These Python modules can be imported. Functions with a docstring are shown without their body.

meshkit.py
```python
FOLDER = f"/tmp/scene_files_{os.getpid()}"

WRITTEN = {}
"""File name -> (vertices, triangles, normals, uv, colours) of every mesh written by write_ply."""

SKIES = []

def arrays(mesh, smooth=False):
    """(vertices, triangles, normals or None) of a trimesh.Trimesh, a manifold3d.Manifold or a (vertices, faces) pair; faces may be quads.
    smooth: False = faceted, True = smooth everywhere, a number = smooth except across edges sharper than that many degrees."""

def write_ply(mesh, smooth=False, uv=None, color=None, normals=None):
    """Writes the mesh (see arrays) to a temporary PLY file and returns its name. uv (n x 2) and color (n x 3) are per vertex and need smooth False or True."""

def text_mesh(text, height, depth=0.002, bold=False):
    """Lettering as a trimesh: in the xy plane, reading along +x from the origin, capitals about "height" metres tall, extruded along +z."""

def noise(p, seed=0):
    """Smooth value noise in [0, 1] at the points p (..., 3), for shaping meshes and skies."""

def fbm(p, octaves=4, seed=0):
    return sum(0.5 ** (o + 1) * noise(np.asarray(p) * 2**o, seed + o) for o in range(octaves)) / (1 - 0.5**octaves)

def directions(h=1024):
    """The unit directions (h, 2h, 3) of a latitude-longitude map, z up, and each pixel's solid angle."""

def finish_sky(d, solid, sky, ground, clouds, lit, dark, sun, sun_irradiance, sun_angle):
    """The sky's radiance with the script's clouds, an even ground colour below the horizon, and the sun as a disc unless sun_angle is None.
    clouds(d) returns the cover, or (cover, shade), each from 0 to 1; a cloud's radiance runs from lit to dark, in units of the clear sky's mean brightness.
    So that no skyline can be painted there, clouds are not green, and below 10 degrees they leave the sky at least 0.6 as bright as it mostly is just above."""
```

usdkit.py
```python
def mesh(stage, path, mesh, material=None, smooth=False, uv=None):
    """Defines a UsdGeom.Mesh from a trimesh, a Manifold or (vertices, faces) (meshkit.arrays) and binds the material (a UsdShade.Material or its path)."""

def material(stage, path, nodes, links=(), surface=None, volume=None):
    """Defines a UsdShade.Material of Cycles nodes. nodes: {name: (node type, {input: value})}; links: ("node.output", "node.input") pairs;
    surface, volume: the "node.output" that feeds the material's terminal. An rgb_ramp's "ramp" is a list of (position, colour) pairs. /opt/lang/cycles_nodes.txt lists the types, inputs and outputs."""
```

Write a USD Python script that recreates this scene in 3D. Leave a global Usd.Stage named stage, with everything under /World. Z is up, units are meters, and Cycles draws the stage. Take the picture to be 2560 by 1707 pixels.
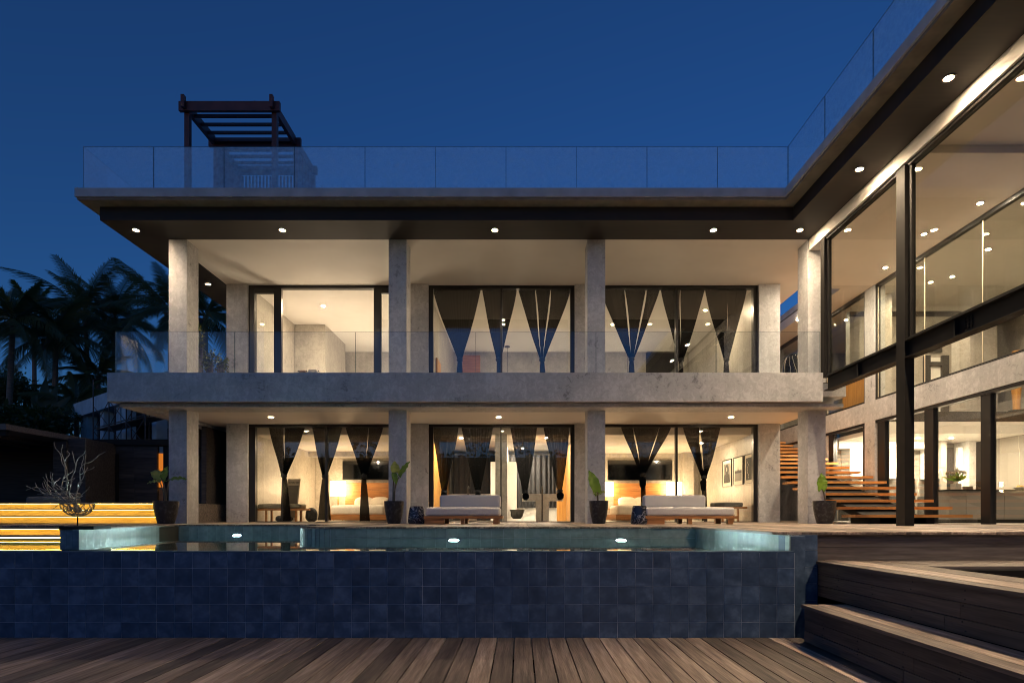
import math, random
import numpy as np
import trimesh
import shapely
from shapely.geometry import Polygon, box as sbox
from pxr import Usd, UsdGeom, UsdLux, UsdShade, Gf, Sdf
import usdkit, meshkit

stage = Usd.Stage.CreateInMemory()
UsdGeom.SetStageUpAxis(stage, UsdGeom.Tokens.z)
UsdGeom.SetStageMetersPerUnit(stage, 1.0)
world = UsdGeom.Xform.Define(stage, '/World')
stage.SetDefaultPrim(world.GetPrim())
random.seed(7)
rng = np.random.default_rng(7)

# ------------------------------------------------------------------ camera, sky, sun, exposure
F, VX, VY, EYE = 1460.0, 1300.0, 1289.0, 1.37      # a 20 mm shift lens, eye 1.37 m above the lower deck
cam = UsdGeom.Camera.Define(stage, '/World/camera')
cam.CreateProjectionAttr('perspective')
cam.CreateHorizontalApertureAttr(36.0)
cam.CreateVerticalApertureAttr(36.0 * 682 / 1024)
cam.CreateFocalLengthAttr(36.0 * F / 2560)
cam.CreateHorizontalApertureOffsetAttr((1280 - VX) * 36 / 2560)
cam.CreateVerticalApertureOffsetAttr((VY - 853.5) * 36 / 2560)
cam.CreateClippingRangeAttr(Gf.Vec2f(0.05, 5000))
cam.AddTranslateOp().Set(Gf.Vec3d(0, 0, EYE))
cam.AddRotateXOp().Set(90)
cam.CreateExposureAttr(0.55)

SUN_DIR = np.array([-0.45, -1.0])
SUN_EL = math.radians(3.5)
SUN_ROT = math.atan2(SUN_DIR[0], SUN_DIR[1])
SKY = 0.110
LK = '/World/Looks/'
def mat(name, nodes, links, surface='p.BSDF', **k):
    return usdkit.material(stage, LK + name, nodes, links, surface=surface, **k)
sky_mat = usdkit.material(stage, LK + 'sky', {
    's': ('sky_texture', {'sky_type': 'single_scattering', 'sun_disc': False, 'sun_elevation': SUN_EL, 'sun_rotation': SUN_ROT,
                          'altitude': 100.0, 'air_density': 1.0, 'aerosol_density': 0.12, 'ozone_density': 5.2}),
    'm': ('mix_color', {'blend_type': 'multiply', 'fac': 1.0, 'b': (1.10, .85, .96)}), 'b': ('background_shader', {'strength': SKY})}, [('s.color', 'm.a'), ('m.result', 'b.color')], surface='b.background')
dome = UsdLux.DomeLight.Define(stage, '/World/sky')
dome.CreateIntensityAttr(1.0)
UsdShade.MaterialBindingAPI.Apply(dome.GetPrim()).Bind(sky_mat)
dome.GetPrim().SetCustomDataByKey('kind', 'structure')
sun = UsdLux.DistantLight.Define(stage, '/World/sun')
sun.CreateNormalizeAttr(True)
sun.CreateIntensityAttr(0.004)
sun.CreateAngleAttr(10.0)
sun.CreateColorAttr(Gf.Vec3f(1.0, 0.92, 0.85))
sun.AddRotateZOp().Set(math.degrees(math.atan2(SUN_DIR[1], SUN_DIR[0])) + 90)
sun.AddRotateXOp().Set(-87)

# ------------------------------------------------------------------ helpers
COUNT = {}
def numbered(parent, name):
    k = (str(parent), name)
    n = COUNT.get(k, 0); COUNT[k] = n + 1
    return f'{parent}/{name}' + (f'_{n:03d}' if n else '')
ORIGIN = {}
def setd(prim, **kw):
    for k, v in kw.items():
        if v is not None:
            prim.SetCustomDataByKey(k, v)
def thing(name, label, cat, loc=(0, 0, 0), group=None, kind=None):
    path = numbered('/World', name)
    x = UsdGeom.Xform.Define(stage, path)
    if any(loc):
        x.AddTranslateOp().Set(Gf.Vec3d(*map(float, loc)))
    setd(x.GetPrim(), label=label, category=cat, group=group, kind=kind)
    ORIGIN[path] = np.array(loc, float)
    return path
def arr(m):
    if hasattr(m, 'to_mesh'):
        q = m.to_mesh(); return np.array(q.vert_properties[:, :3], float), np.array(q.tri_verts)
    if isinstance(m, trimesh.Trimesh):
        return np.array(m.vertices, float), np.array(m.faces)
    v, f = np.asarray(m[0], float), np.asarray(m[1], int)
    if f.shape[1] == 4:
        f = np.vstack([f[:, [0, 1, 2]], f[:, [0, 2, 3]]])
    return v, f
def part(parent, name, m, material, smooth=False, label=None, kind=None):
    path = numbered(parent, name)
    o = ORIGIN.get(parent, np.zeros(3))
    v, f = arr(m)
    usdkit.mesh(stage, path, (v - o, f), material, smooth)
    if label or kind:
        setd(stage.GetPrimAtPath(path), label=label, kind=kind)
    ORIGIN[path] = o
    return path
def solo(name, m, material, label, cat, group=None, kind=None, smooth=False):
    path = part('/World', name, m, material, smooth)
    setd(stage.GetPrimAtPath(path), label=label, category=cat, group=group, kind=kind)
    return path
def setting(name, m, material, label=None, smooth=False):
    path = part('/World', name, m, material, smooth)
    setd(stage.GetPrimAtPath(path), kind='structure', label=label)
    return path
def group_setting(name, label=None):
    path = numbered('/World', name)
    x = UsdGeom.Xform.Define(stage, path); setd(x.GetPrim(), kind='structure', label=label)
    return path
def copies(first, places, labels=None, name=None, group=None):
    """one Xform per copy, referencing the first thing"""
    src = stage.GetPrimAtPath(first); was = src.GetCustomData()
    base = name or first.rsplit('/', 1)[1]
    for i, (loc, rz) in enumerate(places):
        p = numbered('/World', base)
        x = UsdGeom.Xform.Define(stage, p)
        x.GetPrim().GetReferences().AddInternalReference(first)
        x.ClearXformOpOrder()
        x.GetPrim().SetInstanceable(True)
        op = [o for o in x.GetOrderedXformOps()]
        t = x.GetPrim().GetAttribute('xformOp:translate')
        if not t:
            x.AddTranslateOp().Set(Gf.Vec3d(*map(float, loc)))
        else:
            t.Set(Gf.Vec3d(*map(float, loc))); x.SetXformOpOrder([UsdGeom.XformOp(t)])
        setd(x.GetPrim(), label=labels[i] if labels else was.get('label'), category=was.get('category'), group=group or was.get('group'))
def bx(x0, x1, y0, y1, z0, z1):
    v = np.array([[x, y, z] for z in (z0, z1) for y in (y0, y1) for x in (x0, x1)], float)
    f = np.array([[0, 2, 3], [0, 3, 1], [4, 5, 7], [4, 7, 6], [0, 1, 5], [0, 5, 4], [2, 6, 7], [2, 7, 3], [0, 4, 6], [0, 6, 2], [1, 3, 7], [1, 7, 5]])
    return v, f
def cat(ms):
    V, Fs, n = [], [], 0
    for m in ms:
        v, f = arr(m); V.append(v); Fs.append(f + n); n += len(v)
    return np.vstack(V), np.vstack(Fs)
def prism(poly, z0, z1):
    gs = getattr(poly, 'geoms', [poly])
    out = []
    for g in gs:
        m = trimesh.creation.extrude_polygon(g, z1 - z0, engine='earcut'); m.apply_translation([0, 0, z0]); out.append(m)
    return cat(out)
def hexa(bottom, top):
    """8-corner solid: 4 bottom points then 4 top points, both anticlockwise"""
    v = np.array(list(bottom) + list(top), float)
    f = [[0, 3, 2], [0, 2, 1], [4, 5, 6], [4, 6, 7]]
    for i in range(4):
        j = (i + 1) % 4
        f += [[i, j, 4 + j], [i, 4 + j, 4 + i]]
    return v, np.array(f)
def rbox(x0, x1, y0, y1, z0, z1, r, seg=12):
    import manifold3d as m3
    s = [m3.Manifold.sphere(r, seg).translate((x, y, z)) for x in (x0 + r, x1 - r) for y in (y0 + r, y1 - r) for z in (z0 + r, z1 - r)]
    return m3.Manifold.batch_hull(s)
def cushion(x0, x1, y0, y1, z0, z1, r, puff=0.02, seed=0):
    v, f = arr(rbox(x0, x1, y0, y1, z0, z1, r, 16))
    m = trimesh.Trimesh(v, f)
    m = m.subdivide_to_size(max(x1 - x0, y1 - y0) / 14)
    v = np.array(m.vertices)
    u = (v[:, 0] - x0) / (x1 - x0); w = (v[:, 1] - y0) / (y1 - y0); h = (v[:, 2] - z0) / (z1 - z0)
    b = np.clip(4 * u * (1 - u), 0, 1) ** .5 * np.clip(4 * w * (1 - w), 0, 1) ** .5
    v[:, 2] += puff * b * (h > .6) + .008 * (meshkit.noise(v * 6, seed) - .5)
    v[:, 1] -= puff * .5 * np.clip(4 * u * (1 - u), 0, 1) ** .5 * np.clip(4 * h * (1 - h), 0, 1) ** .5 * (w < .4)
    return v, np.array(m.faces)
def lathe(profile, c, seg=32):
    """profile (r, z) from bottom to top about the vertical through c"""
    m = trimesh.creation.revolve(np.array(profile, float), sections=seg)
    m.apply_translation(c); return m
def tube(pts, r, seg=6):
    pts = np.asarray(pts, float); n = len(pts)
    r = np.full(n, r) if np.ndim(r) == 0 else np.asarray(r, float)
    t = np.gradient(pts, axis=0); t /= np.maximum(np.linalg.norm(t, axis=1, keepdims=True), 1e-9)
    ref = np.array([0.31, 0.2, 0.93]) if abs(t[0] @ np.array([0.31, 0.2, 0.93])) < .9 else np.array([1., 0, 0])
    a = np.cross(t, ref); a /= np.linalg.norm(a, axis=1, keepdims=True); b = np.cross(t, a)
    th = np.arange(seg) * 2 * np.pi / seg
    v = (pts[:, None] + r[:, None, None] * (np.cos(th)[None, :, None] * a[:, None] + np.sin(th)[None, :, None] * b[:, None])).reshape(-1, 3)
    f = []
    for i in range(n - 1):
        for j in range(seg):
            k = (j + 1) % seg
            f += [[i * seg + j, i * seg + k, (i + 1) * seg + k], [i * seg + j, (i + 1) * seg + k, (i + 1) * seg + j]]
    c0 = len(v); v = np.vstack([v, pts[:1], pts[-1:]])
    for j in range(seg):
        k = (j + 1) % seg
        f += [[c0, k, j], [c0 + 1, (n - 1) * seg + j, (n - 1) * seg + k]]
    return v, np.array(f)
def rod(a, b, r, seg=6):
    return tube([a, b], r, seg)

# ------------------------------------------------------------------ materials
def surf(name, c1, c2, scale=3.0, rough=0.6, bump=0.0, bscale=None, stretch=(1, 1, 1), rand=0.0, c3=None, detail=6.0, metallic=0.0, spec=0.5, coords='pos', ramp=(0.3, 0.7), rough2=None, sheen=0.0, objrand=False):
    n = {'t': ('geometry', {}) if coords == 'pos' else ('texture_coordinate', {}),
         'm': ('mapping', {'scale': stretch}),
         'n': ('noise_texture', {'scale': scale, 'detail': detail, 'roughness': 0.6}),
         'r': ('rgb_ramp', {'ramp': [(ramp[0], c1), ((ramp[0] + ramp[1]) / 2, c3 or tuple((a + b) / 2 for a, b in zip(c1, c2))), (ramp[1], c2)]}),
         'p': ('principled_bsdf', {'roughness': rough, 'metallic': metallic, 'specular_ior_level': spec, 'sheen_weight': sheen})}
    src = 't.position' if coords == 'pos' else 't.object'
    l = [('m.vector', 'n.vector'), ('n.fac', 'r.fac')]
    if rand or objrand:
        n['o'] = ('object_info', {})
        n['om'] = ('math', {'math_type': 'multiply', 'value2': 57.0})
        n['ov'] = ('combine_xyz', {})
        n['add'] = ('vector_math', {'math_type': 'add'})
        l += [('o.random', 'om.value1'), ('om.value', 'ov.x'), ('om.value', 'ov.y'), ('om.value', 'ov.z'), (src, 'add.vector1'), ('ov.vector', 'add.vector2'), ('add.vector', 'm.vector')]
        n['v'] = ('math', {'math_type': 'multiply_add', 'value2': 2 * rand, 'value3': 1 - rand})
        n['h'] = ('hsv', {})
        l += [('o.random', 'v.value1'), ('v.value', 'h.value'), ('r.color', 'h.color'), ('h.color', 'p.base_color')]
    else:
        l += [(src, 'm.vector'), ('r.color', 'p.base_color')]
    if rough2 is not None:
        n['rr'] = ('mix_float', {'a': rough, 'b': rough2}); l += [('n.fac', 'rr.fac'), ('rr.result', 'p.roughness')]
    if bump:
        n['n2'] = ('noise_texture', {'scale': bscale or scale * 6, 'detail': 5.0})
        n['b'] = ('bump', {'strength': bump, 'distance': 0.01})
        l += [('m.vector', 'n2.vector'), ('n2.fac', 'b.height'), ('b.normal', 'p.normal')]
    return mat(name, n, l)
def plain(name, c, rough=0.5, metallic=0.0, **k):
    return mat(name, {'p': ('principled_bsdf', {'base_color': c, 'roughness': rough, 'metallic': metallic, **k})}, [])
def beam(name, c, peak, base, n):
    """a reflector lamp: strongest straight out of the lens, weaker to the sides"""
    return mat(name, {'w': ('layer_weight', {'blend': .5}), 'c': ('math', {'math_type': 'subtract', 'value1': 1.0}), 'p': ('math', {'math_type': 'power', 'value2': float(n)}),
                      's': ('math', {'math_type': 'multiply_add', 'value2': float(peak), 'value3': float(base)}), 'e': ('emission', {'color': c})},
               [('w.facing', 'c.value2'), ('c.value', 'p.value1'), ('p.value', 's.value1'), ('s.value', 'e.strength')], surface='e.emission')
def emit(name, c, s):
    return mat(name, {'e': ('emission', {'color': c, 'strength': s})}, [], surface='e.emission')
def glass(name, tint, ior=1.5, rough=0.0, gain=1.0, lift=0.0):
    return mat(name, {'g': ('geometry', {}), 'i': ('math', {'math_type': 'multiply_add', 'value2': 1 / ior - ior, 'value3': ior}),
                      'f': ('fresnel', {}), 'k': ('math', {'math_type': 'multiply_add', 'value2': gain, 'value3': lift, 'use_clamp': True}),
                      't': ('transparent_bsdf', {'color': tint}), 'r': ('glossy_bsdf', {'color': (1, 1, 1), 'roughness': rough}),
                      'x': ('mix_closure', {})},
               [('g.backfacing', 'i.value1'), ('i.value', 'f.IOR'), ('f.fac', 'k.value1'), ('k.value', 'x.fac'), ('t.BSDF', 'x.closure1'), ('r.BSDF', 'x.closure2')], surface='x.closure')

def cement(name, dark, mid, light, rough, k=1.0, bump=.22):
    return mat(name, {'g': ('geometry', {}), 'm': ('mapping', {'scale': (5, 5, .45)}),
                      'a': ('noise_texture', {'scale': 1.1 * k, 'detail': 4.0, 'distortion': .6}), 'b': ('noise_texture', {'scale': 7.5 * k, 'detail': 10.0, 'roughness': .68, 'distortion': 1.1}),
                      'c': ('noise_texture', {'scale': 1.6, 'detail': 6.0}), 'v': ('noise_texture', {'scale': 34 * k, 'detail': 6.0, 'roughness': .7}),
                      's1': ('math', {'math_type': 'multiply_add', 'value2': .38, 'value3': 0.0}), 's2': ('math', {'math_type': 'multiply_add', 'value2': .52}), 's3': ('math', {'math_type': 'multiply_add', 'value2': .16}), 's4': ('math', {'math_type': 'multiply_add', 'value2': .14}),
                      'r': ('rgb_ramp', {'ramp': [(.45, dark), (.53, mid), (.59, tuple(m * 1.06 for m in mid)), (.69, light)]}), 'rr': ('mix_float', {'a': rough - .14, 'b': rough + .14}),
                      'bm': ('bump', {'strength': bump, 'distance': .008}), 'p': ('principled_bsdf', {'specular_ior_level': .4})},
               [('g.position', 'm.vector'), ('m.vector', 'c.vector'), ('g.position', 'a.vector'), ('g.position', 'b.vector'), ('g.position', 'v.vector'),
                ('a.fac', 's1.value1'), ('b.fac', 's2.value1'), ('s1.value', 's2.value3'), ('c.fac', 's3.value1'), ('s2.value', 's3.value3'), ('v.fac', 's4.value1'), ('s3.value', 's4.value3'),
                ('s4.value', 'r.fac'), ('r.color', 'p.base_color'), ('b.fac', 'rr.fac'), ('rr.result', 'p.roughness'), ('v.fac', 'bm.height'), ('bm.normal', 'p.normal')])
concrete = cement('concrete', (.205, .203, .203), (.405, .404, .403), (.56, .557, .553), .62)
concrete_in = cement('concrete_polished', (.22, .20, .178), (.345, .32, .285), (.45, .42, .375), .42, .9, .12)
fascia_c = surf('fascia_concrete', (.34, .345, .355), (.52, .52, .53), 2.2, .7, .3, 50, detail=8)
plaster = surf('white_plaster', (.66, .62, .56), (.72, .68, .62), .8, .7)
white_gloss = plain('white_lacquer', (.78, .77, .74), .3)
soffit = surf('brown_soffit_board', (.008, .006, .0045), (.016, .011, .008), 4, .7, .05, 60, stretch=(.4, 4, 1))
soffit_edge = surf('board_marked_soffit', (.12, .11, .085), (.21, .19, .15), 3, .75, .3, 30)
steel = surf('dark_steel', (.007, .006, .0055), (.014, .012, .010), 5, .6, .04, 50, rough2=.75, spec=.22)
alu = plain('black_aluminium', (.012, .011, .011), .35)
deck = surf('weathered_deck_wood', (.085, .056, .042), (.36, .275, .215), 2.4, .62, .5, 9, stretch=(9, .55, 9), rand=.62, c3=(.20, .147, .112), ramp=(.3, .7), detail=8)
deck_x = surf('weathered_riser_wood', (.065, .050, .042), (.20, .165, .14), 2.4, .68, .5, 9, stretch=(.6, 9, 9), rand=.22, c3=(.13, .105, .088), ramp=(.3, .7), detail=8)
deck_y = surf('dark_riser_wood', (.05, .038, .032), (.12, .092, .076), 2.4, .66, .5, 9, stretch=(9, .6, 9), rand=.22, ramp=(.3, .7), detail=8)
timber_wall = surf('old_dark_timber', (.014, .012, .011), (.055, .046, .042), 1.6, .7, .6, 8, stretch=(.7, 9, 9), rand=.35, detail=8)
teak = surf('teak', (.26, .10, .030), (.52, .235, .075), 2.2, .38, .1, 12, stretch=(.7, 7, 7), rand=.12, detail=7)
stair_teak = surf('stair_teak', (.42, .17, .045), (.66, .31, .09), 2.2, .42, .1, 12, stretch=(.7, 7, 7), rand=.12, detail=7)
teak_v = surf('teak_upright', (.42, .19, .04), (.64, .33, .085), 2.2, .4, .08, 12, stretch=(7, 7, .6), rand=.06, detail=7)
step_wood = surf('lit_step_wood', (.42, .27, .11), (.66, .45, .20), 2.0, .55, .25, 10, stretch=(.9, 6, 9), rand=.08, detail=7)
pergola_w = surf('pergola_wood', (.060, .018, .018), (.105, .034, .032), 3, .5, .1, stretch=(1, 1, 1))
tile = surf('blue_stone_tile', (.018, .044, .084), (.155, .225, .32), 5.5, .42, .2, 25, rand=.17, c3=(.060, .104, .172), detail=10, ramp=(.27, .76), rough2=.6)
tile_in = surf('green_stone_tile', (.12, .165, .16), (.23, .285, .27), 6.0, .45, .12, 25, rand=.12, detail=7)
grout = surf('pale_grout', (.16, .19, .24), (.75, .77, .80), 2.2, .8, ramp=(.35, .65))
fabric = surf('oatmeal_fabric', (.50, .48, .46), (.60, .575, .55), 60, .9, .5, 500, sheen=.2)
linen = surf('white_linen', (.62, .57, .50), (.74, .69, .61), 8, .85, .3, 30)
throw_f = surf('olive_throw', (.16, .145, .10), (.26, .235, .17), 30, .9, .5, 200)
grey_fab = plain('grey_cushion', (.10, .10, .095), .9)
dark_fab = surf('black_fabric', (.010, .010, .011), (.03, .03, .032), 20, .85, .4, 80)
pot_m = surf('pitted_black_stone', (.012, .012, .013), (.085, .085, .09), 14, .38, .8, 30, ramp=(.5, .78), detail=8)
marble_b = mat('black_marble', {'t': ('geometry', {}), 'n': ('noise_texture', {'scale': 3.5, 'detail': 8.0, 'distortion': 1.6}), 'r': ('rgb_ramp', {'ramp': [(.0, (.010, .012, .02)), (.485, (.012, .014, .022)), (.5, (.35, .34, .36)), (.515, (.012, .014, .024)), (1, (.02, .022, .035))]}), 'p': ('principled_bsdf', {'roughness': .18})},
               [('t.position', 'n.vector'), ('n.fac', 'r.fac'), ('r.color', 'p.base_color')])
marble_g = mat('grey_veined_stone', {'t': ('geometry', {}), 'm': ('mapping', {'rotation': (0.62, 0.62, 0), 'scale': (.8, .8, .28)}), 'n': ('noise_texture', {'scale': 1.5, 'detail': 3.0, 'distortion': .5}), 'n2': ('noise_texture', {'scale': 2.5, 'detail': 8.0}),
                                 'r': ('rgb_ramp', {'ramp': [(0, (.13, .115, .095)), (.492, (.16, .14, .115)), (.5, (.45, .40, .33)), (.508, (.16, .14, .115)), (1, (.19, .165, .135))]}), 'p': ('principled_bsdf', {'roughness': .45})},
               [('t.position', 'm.vector'), ('m.vector', 'n.vector'), ('n.fac', 'r.fac'), ('r.color', 'p.base_color')])
gl_rail = glass('railing_glass', (.95, .965, .97), gain=.8)
gl_roof = mat('misted_roof_glass', {'g': ('geometry', {}), 'm': ('mapping', {'scale': (3, 3, 3)}), 'n': ('noise_texture', {'scale': 4.0, 'detail': 8.0}), 'r': ('rgb_ramp', {'ramp': [(.3, (.15, .15, .15)), (.7, (.27, .27, .27))]}),
                                    'i': ('math', {'math_type': 'multiply_add', 'value2': 1 / 1.5 - 1.5, 'value3': 1.5}), 'f': ('fresnel', {}), 't': ('transparent_bsdf', {'color': (.95, .97, .98)}), 'd': ('diffuse_bsdf', {'color': (.58, .80, 1.0)}), 'l': ('translucent_bsdf', {'color': (.58, .80, 1.0)}),
                                    'gl': ('glossy_bsdf', {'color': (1, 1, 1), 'roughness': .02}), 'a': ('mix_closure', {'fac': .45}), 'b': ('mix_closure', {}), 'c': ('mix_closure', {})},
              [('g.position', 'm.vector'), ('m.vector', 'n.vector'), ('n.fac', 'r.fac'), ('g.backfacing', 'i.value1'), ('i.value', 'f.IOR'), ('d.BSDF', 'a.closure1'), ('l.BSDF', 'a.closure2'), ('r.color', 'b.fac'), ('t.BSDF', 'b.closure1'), ('a.closure', 'b.closure2'), ('f.fac', 'c.fac'), ('b.closure', 'c.closure1'), ('gl.BSDF', 'c.closure2')], surface='c.closure')
gl_door = glass('door_glass', (.95, .96, .95), gain=1.35)
gl_big = glass('wing_glass', (.93, .94, .92), gain=.7)
gl_edge = plain('glass_edge', (.035, .075, .085), .15)
gl_seam = plain('glass_seam', (.75, .66, .50), .25)
mirror = plain('dark_mirror', (.16, .17, .19), .06, 1.0)
curtain_m = mat('sheer_black_voile', {'d': ('diffuse_bsdf', {'color': (.0065, .0065, .008)}), 't': ('translucent_bsdf', {'color': (.010, .0095, .009)}), 'x': ('transparent_bsdf', {'color': (.9, .86, .82)}),
                                      'a': ('mix_closure', {'fac': .45}), 'b': ('mix_closure', {'fac': .04})},
                [('d.BSDF', 'a.closure1'), ('t.BSDF', 'a.closure2'), ('a.closure', 'b.closure1'), ('x.BSDF', 'b.closure2')], surface='b.closure')
drape_m = surf('charcoal_drape', (.022, .021, .023), (.038, .036, .039), 20, .85)
def leafm(name, c, t):
    return mat(name, {'o': ('object_info', {}), 'd': ('principled_bsdf', {'base_color': c, 'roughness': .42}), 't': ('translucent_bsdf', {'color': t}), 'x': ('mix_closure', {'fac': .3})}, [('d.BSDF', 'x.closure1'), ('t.BSDF', 'x.closure2')], surface='x.closure')
leaf_a = leafm('broad_leaf', (.10, .20, .025), (.24, .38, .03))
leaf_b = leafm('pale_leaf', (.30, .36, .10), (.40, .46, .10))
palm_leaf = leafm('palm_leaf', (.052, .080, .036), (.07, .10, .03))
bush_leaf = leafm('bush_leaf', (.022, .045, .014), (.04, .06, .01))
trunk_m = surf('palm_bark', (.07, .06, .05), (.17, .15, .13), 3, .85, .6, 12, stretch=(1, 1, 6))
soil = surf('dark_soil', (.02, .017, .012), (.05, .045, .03), 2, .95)
grey_lac = plain('grey_lacquer', (.34, .32, .29), .4)
black_stone = plain('black_worktop', (.02, .018, .016), .25)
paper = plain('poster_paper', (.62, .56, .46), .8)
ink = plain('print_ink', (.045, .043, .04), .8)
ink2 = plain('print_grey', (.20, .185, .16), .8)
wire = surf('weathered_wire', (.12, .105, .09), (.29, .255, .22), 30, .45, metallic=.3)
blue_wall = surf('raw_blue_render', (.26, .38, .46), (.46, .60, .68), 1.4, .85)
rust = plain('scaffold_pipe', (.06, .05, .05), .6, .3)
chrome = plain('chrome', (.5, .48, .45), .18, 1.0)

W_ = (1.0, .75, .48)
L_SOFFIT, L_WING, L_CEIL, L_ROOM, L_HALL = 1650.0, 2800.0, 1150.0, 3300.0, 4400.0
lens_soffit = beam('soffit_lamp', W_, L_SOFFIT * 2.2, L_SOFFIT * .30, 4)
lens_wing = beam('wing_soffit_lamp', W_, L_WING * 2.1, L_WING * .27, 3)
lens_ceil = beam('verandah_lamp', (1.0, .76, .48), L_CEIL * 1.3, L_CEIL * .35, 2)
lens_room = emit('room_lamp', (1.0, .76, .48), L_ROOM)
lens_bath = emit('bath_lamp', (1.0, .84, .62), 5500.0)
lens_kitchen = emit('kitchen_lamp', (1.0, .84, .6), 9500.0)
lens_hall = emit('hall_lamp', (1.0, .80, .57), L_HALL)
reflector_m = emit('lamp_reflector_glow', (1.0, .52, .2), 2.2)
shade_m = emit('lamp_shade_glow', (1.0, .68, .36), 30.0)
globe_m = emit('pendant_glow', (1.0, .80, .57), 25.0)
strip_m = emit('step_led', (1.0, .65, .09), 32.0)
pool_m = beam('pool_lamp', (.95, 1.0, .98), 10500.0, 300.0, 3)
glow_m = emit('lit_doorway_glow', (1.0, .28, .035), .42)
water_m = mat('pool_water', {'t': ('geometry', {}), 'n': ('noise_texture', {'scale': 1.6, 'detail': 2.0}), 'b': ('bump', {'strength': .02, 'distance': .01}),
                             'i': ('math', {'math_type': 'multiply_add', 'value2': 1 / 1.33 - 1.33, 'value3': 1.33}), 'f': ('fresnel', {}),
                             'tr': ('transparent_bsdf', {'color': (.62, .90, .92)}), 'g': ('glossy_bsdf', {'color': (1, 1, 1), 'roughness': 0.01}), 'x': ('mix_closure', {})},
              [('t.position', 'n.vector'), ('n.fac', 'b.height'), ('t.backfacing', 'i.value1'), ('i.value', 'f.IOR'), ('b.normal', 'f.normal') if False else ('f.fac', 'x.fac'), ('b.normal', 'g.normal'), ('tr.BSDF', 'x.closure1'), ('g.BSDF', 'x.closure2')], surface='x.closure')

# ------------------------------------------------------------------ key levels
ZD, ZW, ZC, ZS, ZR, ZT = 1.176, .977, 4.17, 4.62, 8.41, 8.99   # upper deck, water, lower ceiling, upper floor, upper ceiling, roof top
YC, YB = 14.9, 17.76                                            # column front, back wall front
def W(px, py, Y):
    return np.array([(px - VX) * Y / F, Y, EYE + (VY - py) * Y / F])
def wx(px, Y): return (px - VX) * Y / F
def wz(py, Y): return EYE + (VY - py) * Y / F

# ------------------------------------------------------------------ ground
setting('ground', bx(-300, 300, -200, 400, -.9, -.6), soil, 'dark garden soil under and around the house')

# ------------------------------------------------------------------ lower deck (planks run towards the pool)
ld = group_setting('lower_deck', 'weathered timber deck in front of the tiled pool wall')
pw = .19
x = -9.0 + .013
k = 0
while x < 3.1:
    x1 = min(x + pw - .012, 3.3)
    dz = rng.uniform(-.0015, .0015)
    part(ld, 'plank', bx(x, x1, -2.0 if abs(x) < 9 else 0, 6.575, -.03, dz), deck)
    x += pw; k += 1
part(ld, 'joist', cat([bx(-9, 3.5, y, y + .05, -.16, -.035) for y in np.arange(-1.5, 6.6, .9)]), steel)
setting('deck_base', bx(-14, 5.2, -3, 7.4, -.4, -.2), soil)

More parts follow.
